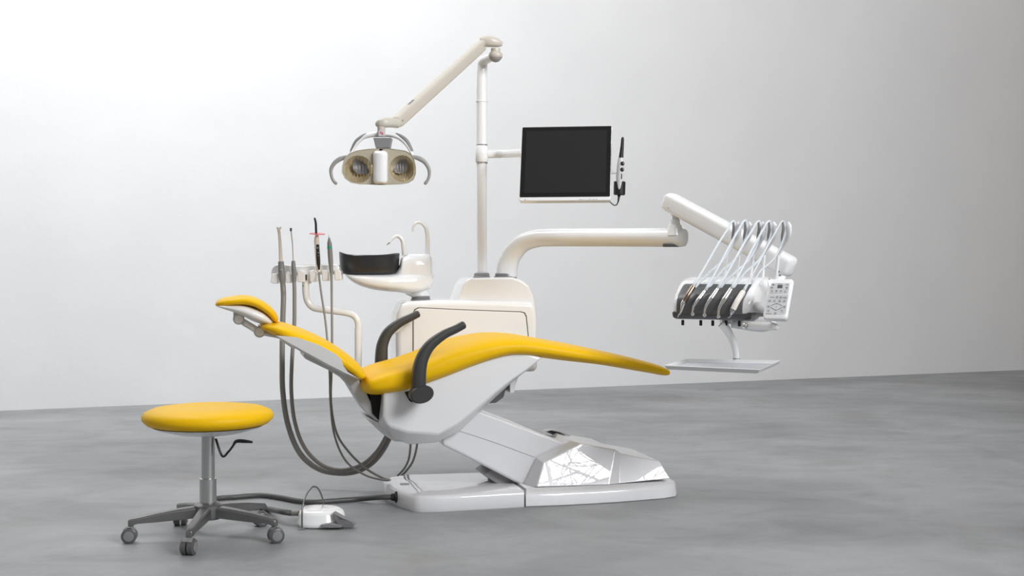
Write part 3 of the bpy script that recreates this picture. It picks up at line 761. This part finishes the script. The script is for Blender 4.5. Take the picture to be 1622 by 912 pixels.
mk('display', pbox(.002, .050, .0095, .007, .0066, .0078), DG, pan, label='small dark display window')
random.seed(3)
ink = []
for x, y in keys:
    for j in range(3):
        ink.append(pbox(x + random.uniform(-.002, .002), y + random.uniform(-.0022, .0022), random.choice((.0006, .0024)), random.choice((.0005, .0016)), .0074, .0080))
for x0, y0, x1, y1 in ((-.021, -.030, -.004, -.021), (.004, -.021, .022, -.030), (.022, -.036, .005, -.048), (-.003, -.048, -.021, -.036)):
    a_, b__ = cp(x0, y0, .0073), cp(x1, y1, .0073); d__ = b__ - a_
    ink.append(box((a_ + b__) / 2, d__ / 2, pn.cross(d__).normalized() * .0007, pn * .0005))
ink += [pbox(0, -.034, .0012, .0012, .0066, .008), pbox(-.014, .005, .0014, .0014, .0066, .008), pbox(.021, .005, .0014, .0014, .0066, .008), pbox(-.024, .005, .006, .0005, .0066, .008),
        pbox(0, -.0215, .003, .0012, .0066, .008), pbox(0, -.0475, .003, .0012, .0066, .008), pbox(.0, .061, .009, .0004, .0066, .008)] + [pbox(-.034 + i * .0027, -.0635, .0008, .0007, .0066, .008) for i in range(8)]
mk('key_symbols', join(*ink), INK, pan)
mk('panel_mount', tube([cp(-.0, -.04, -.02), KF.w(-.02, .08, zb + .04)], .02, 14), SW, con)

# whips: post and lever, and the instruments with their hoses
tops = [(1161.5, 351), (1180, 350), (1201.5, 351), (1218, 351), (1240, 351)]
lev = [(1167, 351), (1185, 351), (1206, 351), (1224, 352), (1247, 352)]
posts = [(1146, 443), (1165, 443), (1187, 443), (1207, 443), (1228, 443)]
knees = [(1152, 404), (1171, 404), (1193, 404), (1210, 404), (1233, 404)]
hp_top = [(1098, 454), (1118, 459), (1138, 456), (1159, 456), (1178, 461)]
hp_tip = [(1075, 499), (1097, 498), (1116, 500), (1138, 502), (1157, 501)]
backs = [(1106, 450), (1126, 452), (1146, 450), (1166, 450), (1190, 455)]
labels = ['syringe with a bronze barrel and bent chrome nozzle, leftmost on the console front',
          'chrome handpiece with white hose, second from the left on the console front',
          'chrome turbine handpiece in the middle of the console front',
          'chrome handpiece with thick neck, between the middle one and the cream scaler',
          'cream cylindrical scaler handpiece with hooked tip, rightmost on the console front']
for i in range(5):
    vp_, vt_ = .24, .20
    K = KF.P
    P0, K0, L0 = K(*posts[i], vp_), K(*knees[i], vp_), K(*lev[i], vt_ + .01)
    po = mk('whip_post', tube([P0 + Vector((0, 0, -.02)), K0], .0105, 14, asp=.7), GW, con)
    mk('whip_lever', tube([K0, K(knees[i][0] + 8, 390, vp_ - .01), K(lev[i][0] + 2, 372, vt_ + .01), K(lev[i][0] + 2, 359, vt_ + .01), K(lev[i][0] + 0, 352, vt_ + .01)], [.006, .007, .012, .0145, .009], 16, asp=.55), GW, po)
    t0 = tops[i]; q = hp_top[i]
    mk('hose_guide', tube([K(t0[0], 352, vt_), K(t0[0] + 1, 362, vt_), K(t0[0] - 1, 375, vt_), K(t0[0] - 2, 388, vt_)], [.006, .0105, .009, .004], 14, asp=.6), MG, po, label='grey curved hose guide')
    T, B = K(q[0], q[1], .012), K(*hp_tip[i], -.024)
    hpr = root('dental_handpiece' if i not in (0,) else 'air_water_syringe', labels[i], 'handpiece' if i else 'syringe', B, 'handpieces hanging on the console front')
    ax3 = (B - T)
    fwd = -Vector((-KF.s, KF.c, 0))
    def along(t, off=0, o2=None): return T + ax3 * t + Vector((off, 0, 0)) + fwd * ((.016 * math.sin(PI * max(0, min(1, t)))))
    if i == 0:
        mk('barrel', tube([along(0), along(.28), along(.55)], [.0100, .0105, .0100], 16), BR, hpr, label='bronze barrel')
        mk('head', tube([along(.5), along(.6), along(.78, .003), along(.92, .004), along(1.0, 0), along(1.08, .001)], [.0095, .010, .0055, .003, .0022, .002], 14), CH, hpr)
        mk('button', dsk(along(.56) + fwd * .009, fwd, .004, .005, 12), CH, hpr)
    elif i == 4:
        mk('barrel', tube([along(0), along(.1), along(.4), along(.72)], [.0085, .011, .0112, .0112], 18), CR, hpr, label='cream barrel')
        mk('collar', tube([along(.72), along(.78), along(.86), along(.93)], [.0112, .0112, .008, .004], 16), ST, hpr)
        mk('hook_tip', tube([along(.9), along(1.0), along(1.04, -.004), along(1.05, -.009)], [.0035, .0018, .0014, .0008], 10), CH, hpr)
    else:
        k = (0, .9, 1.0, 1.15)[i]
        mk('barrel', tube([along(0), along(.06), along(.3, -.002), along(.42, -.004), along(.65, -.008), along(.85, -.005), along(.96, -.001)], [.006 * k, .0075 * k, .0088 * k, .0086 * k, .0060 * k, .0044 * k, .005], 16), CH, hpr)
        mk('head', lathe([(.004, -.007), (.0062, -.005), (.0062, .006), (.004, .008)], along(.98), (.8, -.3, .5), 16), CH, hpr)
    hose = [along(0), K(q[0] + 3, q[1] - 6, .012), K(q[0] + .28 * (t0[0] - q[0]), q[1] + .28 * (t0[1] - q[1]) - 1, .05), K(q[0] + .6 * (t0[0] - q[0]) - 1, q[1] + .62 * (t0[1] - q[1]), .11), K(t0[0] - 9, t0[1] + 12, vt_ - .03), K(t0[0] - 3, t0[1] + 1.5, vt_ - .01), K(t0[0] + 2, t0[1] + .5, vt_),
            K(t0[0] + 2, t0[1] + 18, vt_), K(t0[0] - 4, t0[1] + 40, vt_ - .01), K(t0[0] - 17, t0[1] + 62, vt_ - .04), K(t0[0] - 36, t0[1] + 79, .12), K(*backs[i], .065), K(backs[i][0] - 4, backs[i][1] + 7, .055)]
    rh = .0042 if i < 4 else .003
    mk('hose', tube(hose, [.006, .0055] + [rh] * 5 + [rh * 1.15] * 6, 12, 8), HW, hpr, label='thin pale hose looped over the whip')

# tray
tr = root('instrument_tray', 'shallow steel instrument tray on a curved white stem under the console', 'tray', at(1160, 575, 5.0))
mk('stem', tube([at(1143, 512, 5.02), at(1150, 520, 5.02), at(1160, 538, 5.02), at(1165.5, 556, 5.02), at(1166.5, 570, 5.02)], [.017, .0165, .0145, .0135, .0135], 20), PW, tr)
mk('stem_ring', dsk(at(1166.4, 568.5, 5.02), (0, 0, 1), .0142, .004, 20), DG, tr)
zt_ = at(1053, 582, 4.98).z
cs = [atz(1057, 584, zt_), atz(1200, 590.5, zt_), atz(1232, 576.5, zt_), atz(1090, 574, zt_)]
def tring(k, dz):
    c = sum(cs, Vector()) / 4
    return [c + (p - c) * k + Vector((0, 0, dz)) for p in cs]
mk('tray_plate', loft([tring(.97, -.003), tring(1.0, .0), tring(.985, .002), tring(.95, .0), tring(.5, .0)]), TR, tr, sharp=20)
mk('tray_rim', loft([tring(1.0, -.002), tring(1.055, .0125), tring(1.048, .0145), tring(1.04, .0135), tring(.99, .0015)], cap=False), SW, tr, sharp=20, label='bright folded rim')

# ================================================================== ASSISTANT HOLDER
HY = 5.80
ah = root('instrument_holder', 'white assistant instrument rack on a bent pipe left of the spittoon', 'instrument holder', at(487, 450, HY))
def hpz(pts, y0, y1): return prism([at(x, y, y0) for x, y in pts], (0, y1 - y0, 0))
mk('rail', join(hpz([(429, 432), (431, 424), (437, 419), (447, 418.5), (470, 421), (500, 420), (530, 418), (536, 420), (540, 430), (541, 436), (520, 434), (480, 436), (440, 438), (430, 438)], HY, HY + .05)), GW, ah, bevel=.006)
for pts_ in ([(428, 447), (430, 434), (441, 432), (441, 449), (433, 449)], [(451.5, 433), (456, 429), (461, 434), (462, 448), (452, 448)], [(470.5, 431), (475, 427), (482, 430), (483.5, 447), (471, 447)],
             [(490, 429), (497, 427), (500, 430), (502, 446), (491, 446.5)], [(509.5, 428), (516, 427), (520, 429), (521.5, 445), (510, 445)], [(529, 428), (535, 424), (540, 430), (541, 443), (537, 444), (530, 444)]):
    mk('prong', hpz(pts_, HY - .03, HY + .04), GW, ah, bevel=.004)
mk('slit', hpz([(484, 435), (486, 435), (486, 444), (484, 444)], HY - .012, HY + .0), VD, ah)
mk('hub', hpz([(480, 433), (491, 433), (491, 449), (479.5, 449)], HY - .01, HY + .04), SW, ah, bevel=.003)
mk('top_rib', tube([at(458, 422.5, HY + .03), at(500, 420, HY + .03), at(531, 418.5, HY + .03)], .004, 10), LG, ah)
pp = [(484.5, 446, .0168), (484.5, 462, .0165), (487, 476, .016), (495, 486, .016), (508, 489.5, .0155), (530, 492.5, .0155), (550, 495.5, .0155), (561, 500, .015), (567, 510, .015), (567.5, 525, .0155)]
mk('pipe', join(tube([at(x, y, HY) for x, y, r in pp], [r for *_, r in pp], 20), tube([at(567.5, 519, HY), at(567.5, 560, HY), at(567.5, 590, HY), at(575, 606, HY), at(600, 610, HY), at(640, 580, HY + .05), at(650, 560, HY + .1)], .0168, 20)), GW, ah)
mk('pipe_screw', dsk(at(480.5, 452.5, HY - .017), (-.3, -1, 0), .0025, .002, 10), DG, ah)

def hosepath(ps, d0, d1):
    n = len(ps); return [at(x, y, d0 + (d1 - d0) * (i / (n - 1)) ** 1.3) for i, (x, y) in enumerate(ps)]
FYD = HY - .035
# large suction
sx_ = root('suction_handpiece', 'wide white suction cannula in a grey handle, leftmost in the rack', 'suction tube', at(447, 447, FYD))
mk('cannula', tube([at(438.7, 359.5, FYD), at(441, 363, FYD), at(442.3, 370, FYD), at(443.5, 385, FYD), at(445, 416, FYD)], [.0035, .0065, .0066, .0072, .0088], 18), CR, sx_, label='cream white cannula')
mk('cannula_lip', tube([at(442, 364, FYD), at(443.5, 361, FYD), at(445, 359, FYD)], [.005, .005, .003], 14), CR, sx_)
mk('handle', tube([at(445, 414, FYD), at(445.5, 424, FYD), at(446.5, 434, FYD), at(447.5, 446, FYD)], [.0125, .0145, .0160, .0135], 20), MG, sx_)
mk('slider', dsk(at(445.8, 427.5, FYD - .0145), (0, -1, 0), .006, .004, 16), WG, sx_)
def ribbed(ps, d0, d1, r, pitch=.006):
    P = crom(hosepath(ps, d0, d1), 60); 
    out = [P[0]]; acc = 0
    for a, b in zip(P, P[1:]):
        acc += (Vector(b) - Vector(a)).length
        if acc >= pitch / 2: out.append(b); acc = 0
    rs = [r * (1.0 if k % 2 else .90) for k in range(len(out))]
    return tube(out, rs, 14, smooth=False)
mk('hose', ribbed([(447.5, 444), (449, 470), (447.5, 520), (447, 570), (448, 620), (456, 672), (474, 716), (502, 741), (535, 749), (565, 746), (590, 732), (608, 710), (620, 685)], FYD, 5.55, .0128), HS, sx_, label='ribbed grey hose sagging to the floor')
se = root('saliva_ejector', 'thin saliva ejector with a blue tip in the rack, second from left', 'saliva ejector', at(466, 447, FYD))
mk('straw', tube([at(461, 365, FYD), at(463.5, 390, FYD), at(464.5, 414, FYD)], .0028, 10), LG, se)
mk('tip', tube([at(460.7, 366, FYD), at(460.8, 361, FYD)], .0052, 12, smooth=False, ball=False), BL, se, label='blue tip')
mk('handle', tube([at(464.5, 413, FYD), at(465, 423, FYD), at(466, 433, FYD), at(466, 446, FYD)], [.008, .0105, .0118, .010], 18), MG, se)
mk('slider', dsk(at(466, 426, FYD - .0105), (0, -1, 0), .004, .004, 14), WG, se)
mk('hose', ribbed([(466, 444), (466.5, 470), (466, 520), (462.5, 570), (461.5, 620), (467, 668), (482, 708), (508, 735), (540, 744), (572, 736), (596, 716), (612, 690), (620, 670)], FYD, 5.50, .0092), HS, se, label='grey hose sagging beside the thicker one')
cl = root('curing_light', 'white curing light with red shield disc and black light tip', 'curing light', at(506, 447, FYD))
mk('light_tip', tube([at(500.8, 370, FYD), at(500.5, 360, FYD), at(500, 352, FYD), at(498.5, 346, FYD)], [.0052, .0052, .005, .0045], 14, ball=True), BK, cl)
mk('shield_disc', lathe([(.002, 0), (.036, 0), (.036, .0025), (.002, .0025)], at(502.5, 370.5, FYD), (.06, -.12, 1), 36), RD, cl, label='translucent red shield disc')
bd = mk('body', tube([at(502, 372, FYD), at(501.5, 380, FYD), at(502, 392, FYD), at(503.5, 410, FYD), at(504.5, 425, FYD), at(505, 431, FYD)], [.007, .0115, .0112, .0115, .0105, .007], 20), CR, cl)
mk('switch_panel', tube([at(503, 387, FYD - .0085), at(503.5, 400, FYD - .0085), at(504.3, 415, FYD - .0085), at(505, 427, FYD - .0075)], [.0075, .0085, .0085, .0055], 16, asp=.55, up=(1, 0, 0)), BK, bd, label='black switch panel')
mk('buttons', join(*[dsk(at(x, y, FYD - .0135), (0, -1, 0), r, .003, 12) for x, y, r in ((503, 392.5, .0038), (504.3, 400, .003), (504, 405, .002))]), WG, bd)
mk('hose', tube(hosepath([(505.5, 431), (505.8, 440), (509, 465), (515, 505), (519, 545), (522, 590), (523.5, 640), (530, 690), (548, 730), (578, 752), (608, 760), (618, 760)], FYD, 5.40), [.005, .0045] + [.0046] * 10, 10), HS, cl, label='thin grey cord')
us = root('scaler_handpiece', 'dark grey scaler with a green ring, rightmost in the rack', 'scaler', at(525, 447, FYD))
mk('tip', tube([at(521, 371, FYD), at(521.2, 378, FYD)], [.0012, .003], 10), ST, us)
mk('body', tube([at(521.2, 376, FYD), at(521.7, 384, FYD), at(522, 387, FYD), at(523.5, 410, FYD), at(525, 432, FYD)], [.003, .009, .0105, .0112, .008], 18), MG, us)
mk('ring', tube([at(522.1, 390, FYD), at(522.3, 394, FYD)], .0112, 18, smooth=False), GN, us, label='green ring')
mk('hose', tube(hosepath([(525, 430), (525.3, 445), (525.5, 480), (526, 540), (525, 590), (524.5, 640), (533, 685), (552, 715), (580, 742), (607, 757), (618, 760)], FYD, 5.42), [.0065, .0055] + [.0052] * 9, 10), HS, us, label='thin grey cord')
lp = root('drain_hose', 'pair of grey hoses dropping from the seat shell to the base plate', 'hose', at(640, 752, 5.6))
mk('hose', tube([at(650, 690, 5.5), at(650, 708, 5.6), at(647, 728, 5.7), at(640, 742, 5.80), at(630, 753, 5.84)], .005, 10), HS, lp)
mk('hose', tube([at(661, 690, 5.5), at(660, 708, 5.6), at(654, 730, 5.7), at(644, 745, 5.80), at(634, 755, 5.84)], .005, 10), HS, lp)

# ================================================================== STOOL
SX, SY = -1.10, 4.65
stool = root('operator_stool', 'yellow round operator stool on five castors beside the foot control', 'stool', (SX, SY, 0))
def rz(r, z): return (r, z)
mk('seat_cushion', lathe([(.02, .0), (.19, .0), (.215, .006), (.232, .022), (.234, .036), (.224, .050), (.195, .062), (.15, .068), (.08, .066), (.01, .063)], (SX, SY, .408), (0, 0, 1), 56), YE, stool, sharp=180)
mk('seat_pan', lathe([(.03, -.030), (.12, -.026), (.185, -.008), (.20, .0), (.02, .002)], (SX, SY, .407), (0, 0, 1), 48), SW, stool)
mk('gas_column', lathe([(.03, 0), (.03, .14), (.024, .142), (.024, .30), (.04, .31)], (SX, SY, .075), (0, 0, 1), 28), ST, stool)
mk('height_lever', tube([(SX + .03, SY - .01, .36), at(352, 722, SY - .02), at(362, 715, SY - .03), at(369, 706, SY - .03), at(374, 699, SY - .03), at(385, 698.5, SY - .03), at(400, 700, SY - .03)], [.004, .004, .004, .004, .006, .007, .004], 12, asp=1.3), BK, stool, label='black lever')
hubz = .10
mk('base_hub', lathe([(.045, -.03), (.05, -.02), (.05, .02), (.035, .03)], (SX, SY, hubz), (0, 0, 1), 28), AL, stool)
def castor(x, y, ang):
    d = Vector((math.cos(ang), math.sin(ang), 0)); s = Vector((-d.y, d.x, 0))
    c = Vector((x, y, .027)) + d * .008
    w = mk('castor', join(lathe([(.022, -.024), (.027, -.021), (.027, -.003), (.02, -.003)], c, s, 28), lathe([(.02, .003), (.027, .003), (.027, .021), (.022, .024)], c, s, 28)), DG, stool, label='dark twin wheel castor')
    mk('wheel_cap', dsk(c - s * .024, -s, .018, .003, 24), MG, w); mk('wheel_cap', dsk(c + s * .024, s, .018, .003, 24), MG, w)
    mk('castor_hood', join(tube([Vector((x, y, .035)), Vector((x, y, .068))], .007, 12), tube([c + d * .02 + Vector((0, 0, .019)), c + Vector((0, 0, .030)), c - d * .020 + Vector((0, 0, .020))], .004, 10, asp=4.5)), MG, w)
for k in range(5):
    an = R(-18 + 72 * k); d = Vector((math.cos(an), math.sin(an), 0)); s = Vector((-d.y, d.x, 0))
    c = Vector((SX, SY, 0))
    rings = []
    for r_, z1, z0, w in ((.03, .118, .078, .022), (.10, .112, .074, .020), (.18, .102, .070, .0175), (.245, .090, .068, .015), (.268, .086, .062, .014), (.278, .080, .060, .010)):
        p = c + d * r_
        rings.append([p + s * x + Vector((0, 0, z)) for x, z in ((-w, z0), (-w, z1 - .006), (-w * .7, z1), (w * .7, z1), (w, z1 - .006), (w, z0))])
    mk('base_arm', loft(rings), AL, stool, bevel=.002)
    castor(SX + d.x * .265, SY + d.y * .265, (R(24), R(215), R(100), R(190), R(260))[k])

# ================================================================== FOOT PEDAL
fp_ = atz(508, 838, 0)
fx, fy = fp_.x - .008, fp_.y + .085
ped = root('foot_control', 'white foot control with grey pedal and wire guard on the floor', 'foot pedal', (fx, fy, 0))
def pring(s, z, dx=0):
    return [Vector((fx + dx + (x * s), fy + y * s, z)) for x, y in [(p[0], p[1]) for p in crom([(-.088, -.03), (-.07, -.075), (-.02, -.088), (.04, -.08), (.085, -.04), (.092, .02), (.06, .07), (0, .088), (-.06, .075), (-.088, .03), (-.088, -.03)], 4)[:-1]]]
mk('housing', loft([pring(.97, .004), pring(1.0, .008), pring(1.0, .018), pring(.965, .022, -.001), pring(.94, .046, -.003), pring(.87, .057, -.004), pring(.74, .064, -.005), pring(.62, .067, -.007), pring(.3, .068, -.007)]), GW, ped, sharp=40)
mk('sole', loft([pring(.93, .0), pring(.93, .006)]), DG, ped)
mk('top_screw', dsk((fx + .012, fy - .01, .066), (0, 0, 1), .012, .003, 20), LG, ped)
def pd(x, y, z): return Vector((fx + x, fy + y, z))
pdl = prism([pd(.045, -.075, .060), pd(.075, -.085, .052), pd(.115, -.085, .022), pd(.128, -.06, .014), pd(.122, -.02, .014), pd(.10, .01, .026), pd(.06, -.02, .055)], (0.0, 0, -.006))
def patz(px, py, z): return atz(px, py, z)
mk('pedal', prism([at(x, y, fy + d) for x, y, d in [(527, 811.6, -.085), (533, 814.5, -.088), (542, 819.7, -.09), (552, 823, -.085), (558.5, 827, -.08), (561.5, 832, -.07), (557, 836.3, -.07), (543, 836, -.08), (535, 830, -.085), (528, 821, -.085)]], (.004, .03, .002)), MG, ped, bevel=.003, label='grey ribbed pedal wing')
mk('lower_pedal', prism([at(508, 831, fy - .10), at(522, 829, fy - .10), at(541, 832, fy - .10), at(541, 836, fy - .10), at(522, 836.5, fy - .10), at(508, 835, fy - .10)], (.0, .05, .0)), MG, ped, bevel=.003)
ww = [(478.5, 836, -.095), (478.5, 822, -.095), (478.8, 808, -.09), (481.5, 793, -.07), (487, 780, -.03), (495, 771, .0), (502, 772, .03), (507, 779, .06), (511, 790, .08), (513, 802, .085), (514, 812, .085)]
mk('wire_guard', tube([at(x, y, fy + d) for x, y, d in ww], .0035, 12), AL, ped, label='bent steel wire guard')
mk('guard_foot', box(at(478, 837, fy - .09), (.012, 0, 0), (0, .01, 0), (0, 0, .0025)), ST, ped)
cabp = [at(473, 812.5, fy - .01), at(460, 812.5, fy)]
mk('cable_sleeve', tube(cabp, .0105, 16, smooth=False), HS, ped)
def flr(px, py, r): return atz(px, py, r)
path = [at(462, 812.5, fy), at(445, 810, fy + .01), flr(425, 806, .012), flr(405, 803, .012), flr(380, 802, .012), flr(345, 800, .012), flr(325, 795, .012), flr(345, 789, .012), flr(372, 787, .012), flr(395, 785, .012), flr(418, 784.5, .012), flr(445, 788, .012), flr(475, 793.5, .012), flr(500, 795, .012), flr(530, 793, .012), flr(570, 790, .014), at(600, 787.5, 5.27), at(626, 787, 5.27)]
mk('cable', tube(path, .0108, 14, 10), FC, ped, label='thick dark cable running to the base')

# ================================================================== CAMERA, LIGHT
cam = bpy.data.cameras.new('camera'); co = bpy.data.objects.new('camera', cam); col.objects.link(co)
co.location = (0, 0, H); co.rotation_euler = (PI / 2, 0, 0)
cam.sensor_width = 36; cam.lens = 36 * F / 1622; cam.shift_y = -(456 - YH) / 1622; cam.clip_end = 100
sc.camera = co

wd = bpy.data.worlds.new('world'); sc.world = wd; wd.use_nodes = True
bg = wd.node_tree.nodes['Background']; bg.inputs['Color'].default_value = (1.0, 0.985, 0.97, 1); bg.inputs['Strength'].default_value = 0.34

def area(name, loc, target, w, h, power, colr=(1, 1, 1)):
    l = bpy.data.lights.new(name, 'AREA'); l.shape = 'RECTANGLE'; l.size = w; l.size_y = h; l.energy = power; l.color = colr
    o = bpy.data.objects.new(name, l); col.objects.link(o); o.location = loc
    o.rotation_euler = (Vector(target) - Vector(loc)).to_track_quat('-Z', 'Y').to_euler()
    return o
# the tall front window that lights the unit (behind the camera, mirrored in the glossy base), with a bare tree outside
WN = Vector((-4.8, 5.3, 0)).normalized(); WX = WN.cross(Vector((0, 0, 1))).normalized(); WC = Vector((5.0, 0.3, 4.2))
def wp(x, y, d=0): return WC + WX * x + Vector((0, 0, y)) + WN * d
def wbox(x0, x1, y0, y1, d0=.30, d1=.42):
    return box(wp((x0 + x1) / 2, (y0 + y1) / 2, (d0 + d1) / 2), WX * ((x1 - x0) / 2), Vector((0, 0, (y1 - y0) / 2)), WN * ((d1 - d0) / 2))
ox0, ox1, oy0, oy1 = -2.35, 1.05, -1.1, 1.95
tag(mk('wall_front', join(wbox(-4.2, ox0, -4.2, 2.6), wbox(ox1, 3.2, -4.2, 2.6), wbox(ox0, ox1, -4.2, oy0), wbox(ox0, ox1, oy1, 2.6)), WALL, flat=True), 'white front wall round the tall window', None, kind='structure')
fr_ = mk('window_1', join(wbox(ox0, ox0 + .06, oy0, oy1), wbox(ox1 - .06, ox1, oy0, oy1), wbox(ox0, ox1, oy0, oy0 + .06), wbox(ox0, ox1, oy1 - .06, oy1), wbox(-.72, -.62, oy0, oy1),
   wbox(ox0, ox1, -.10, -.06), wbox(ox0, ox1, .93, .97), wbox(-1.56, -1.535, oy0, oy1)), DG, flat=True)
tag(fr_, 'dark framed front window', None, kind='structure')
random.seed(11)
def branch(x, y, ang, ln, r, depth):
    pts = [(x, y)]; a = ang
    n = 7
    for k in range(n):
        a += random.uniform(-.42, .42); x += math.cos(a) * ln / n; y += math.sin(a) * ln / n; pts.append((x, y))
    g = [tube([wp(px_, py_, random.uniform(-.03, .03)) for px_, py_ in pts], [r * (1 - .75 * k / n) for k in range(n + 1)], 5, 2)]
    if depth:
        for k in range(2, n + 1):
            if random.random() < .8:
                g += branch(*pts[k], ang + random.choice((-1, 1)) * random.uniform(.5, 1.1), ln * .55, r * .55, depth - 1)
    return g
gb = []
for x, y, a, ln, r, dp_ in ((-.2, -1.4, 1.9, 3.0, .035, 2), (-2.2, -1.2, 1.0, 2.6, .03, 2), (-1.0, -1.3, 1.55, 2.4, .028, 2), (-2.4, .3, .1, 1.9, .016, 2), (-2.4, .75, -.25, 2.0, .014, 2), (-.5, .2, 2.9, 1.5, .014, 2), (.9, 1.5, 3.4, 2.2, .016, 2), (.9, .4, 2.4, 1.8, .016, 2)):
    gb += branch(x, y, a, ln, r, dp_)
# dense crown and roof corner further along
gb.append(tube([wp(-1.02, .62, -.05), wp(-.85, .66, -.05), wp(-.7, .70, -.05)], [.03, .10, .12], 12, ball=True))
tree = mk('bare_tree', join(*gb), AG); tag(tree, 'bare branched tree outside the front window', 'tree')

wl = area('window_daylight', wp(-.65, .4, -.45), wp(-.65, .4, 5), 4.2, 3.6, 1120, (0.97, 0.985, 1.0))
wl.rotation_euler = (WN + Vector((0, 0, -.0))).to_track_quat('-Z', 'Z').to_euler()
wl.data.spread = R(150)
area('wall_fill_light', (-2.8, 6.6, 6.2), (-0.9, 10.0, 2.8), 4.0, 2.5, 285, (0.98, 0.99, 1.0))  # added fill light, brightens the upper left of the back wall

vs = sc.view_settings; vs.view_transform = 'Standard'; vs.look = 'None'; vs.gamma = 1; vs.exposure = 0.0; vs.use_curve_mapping = False
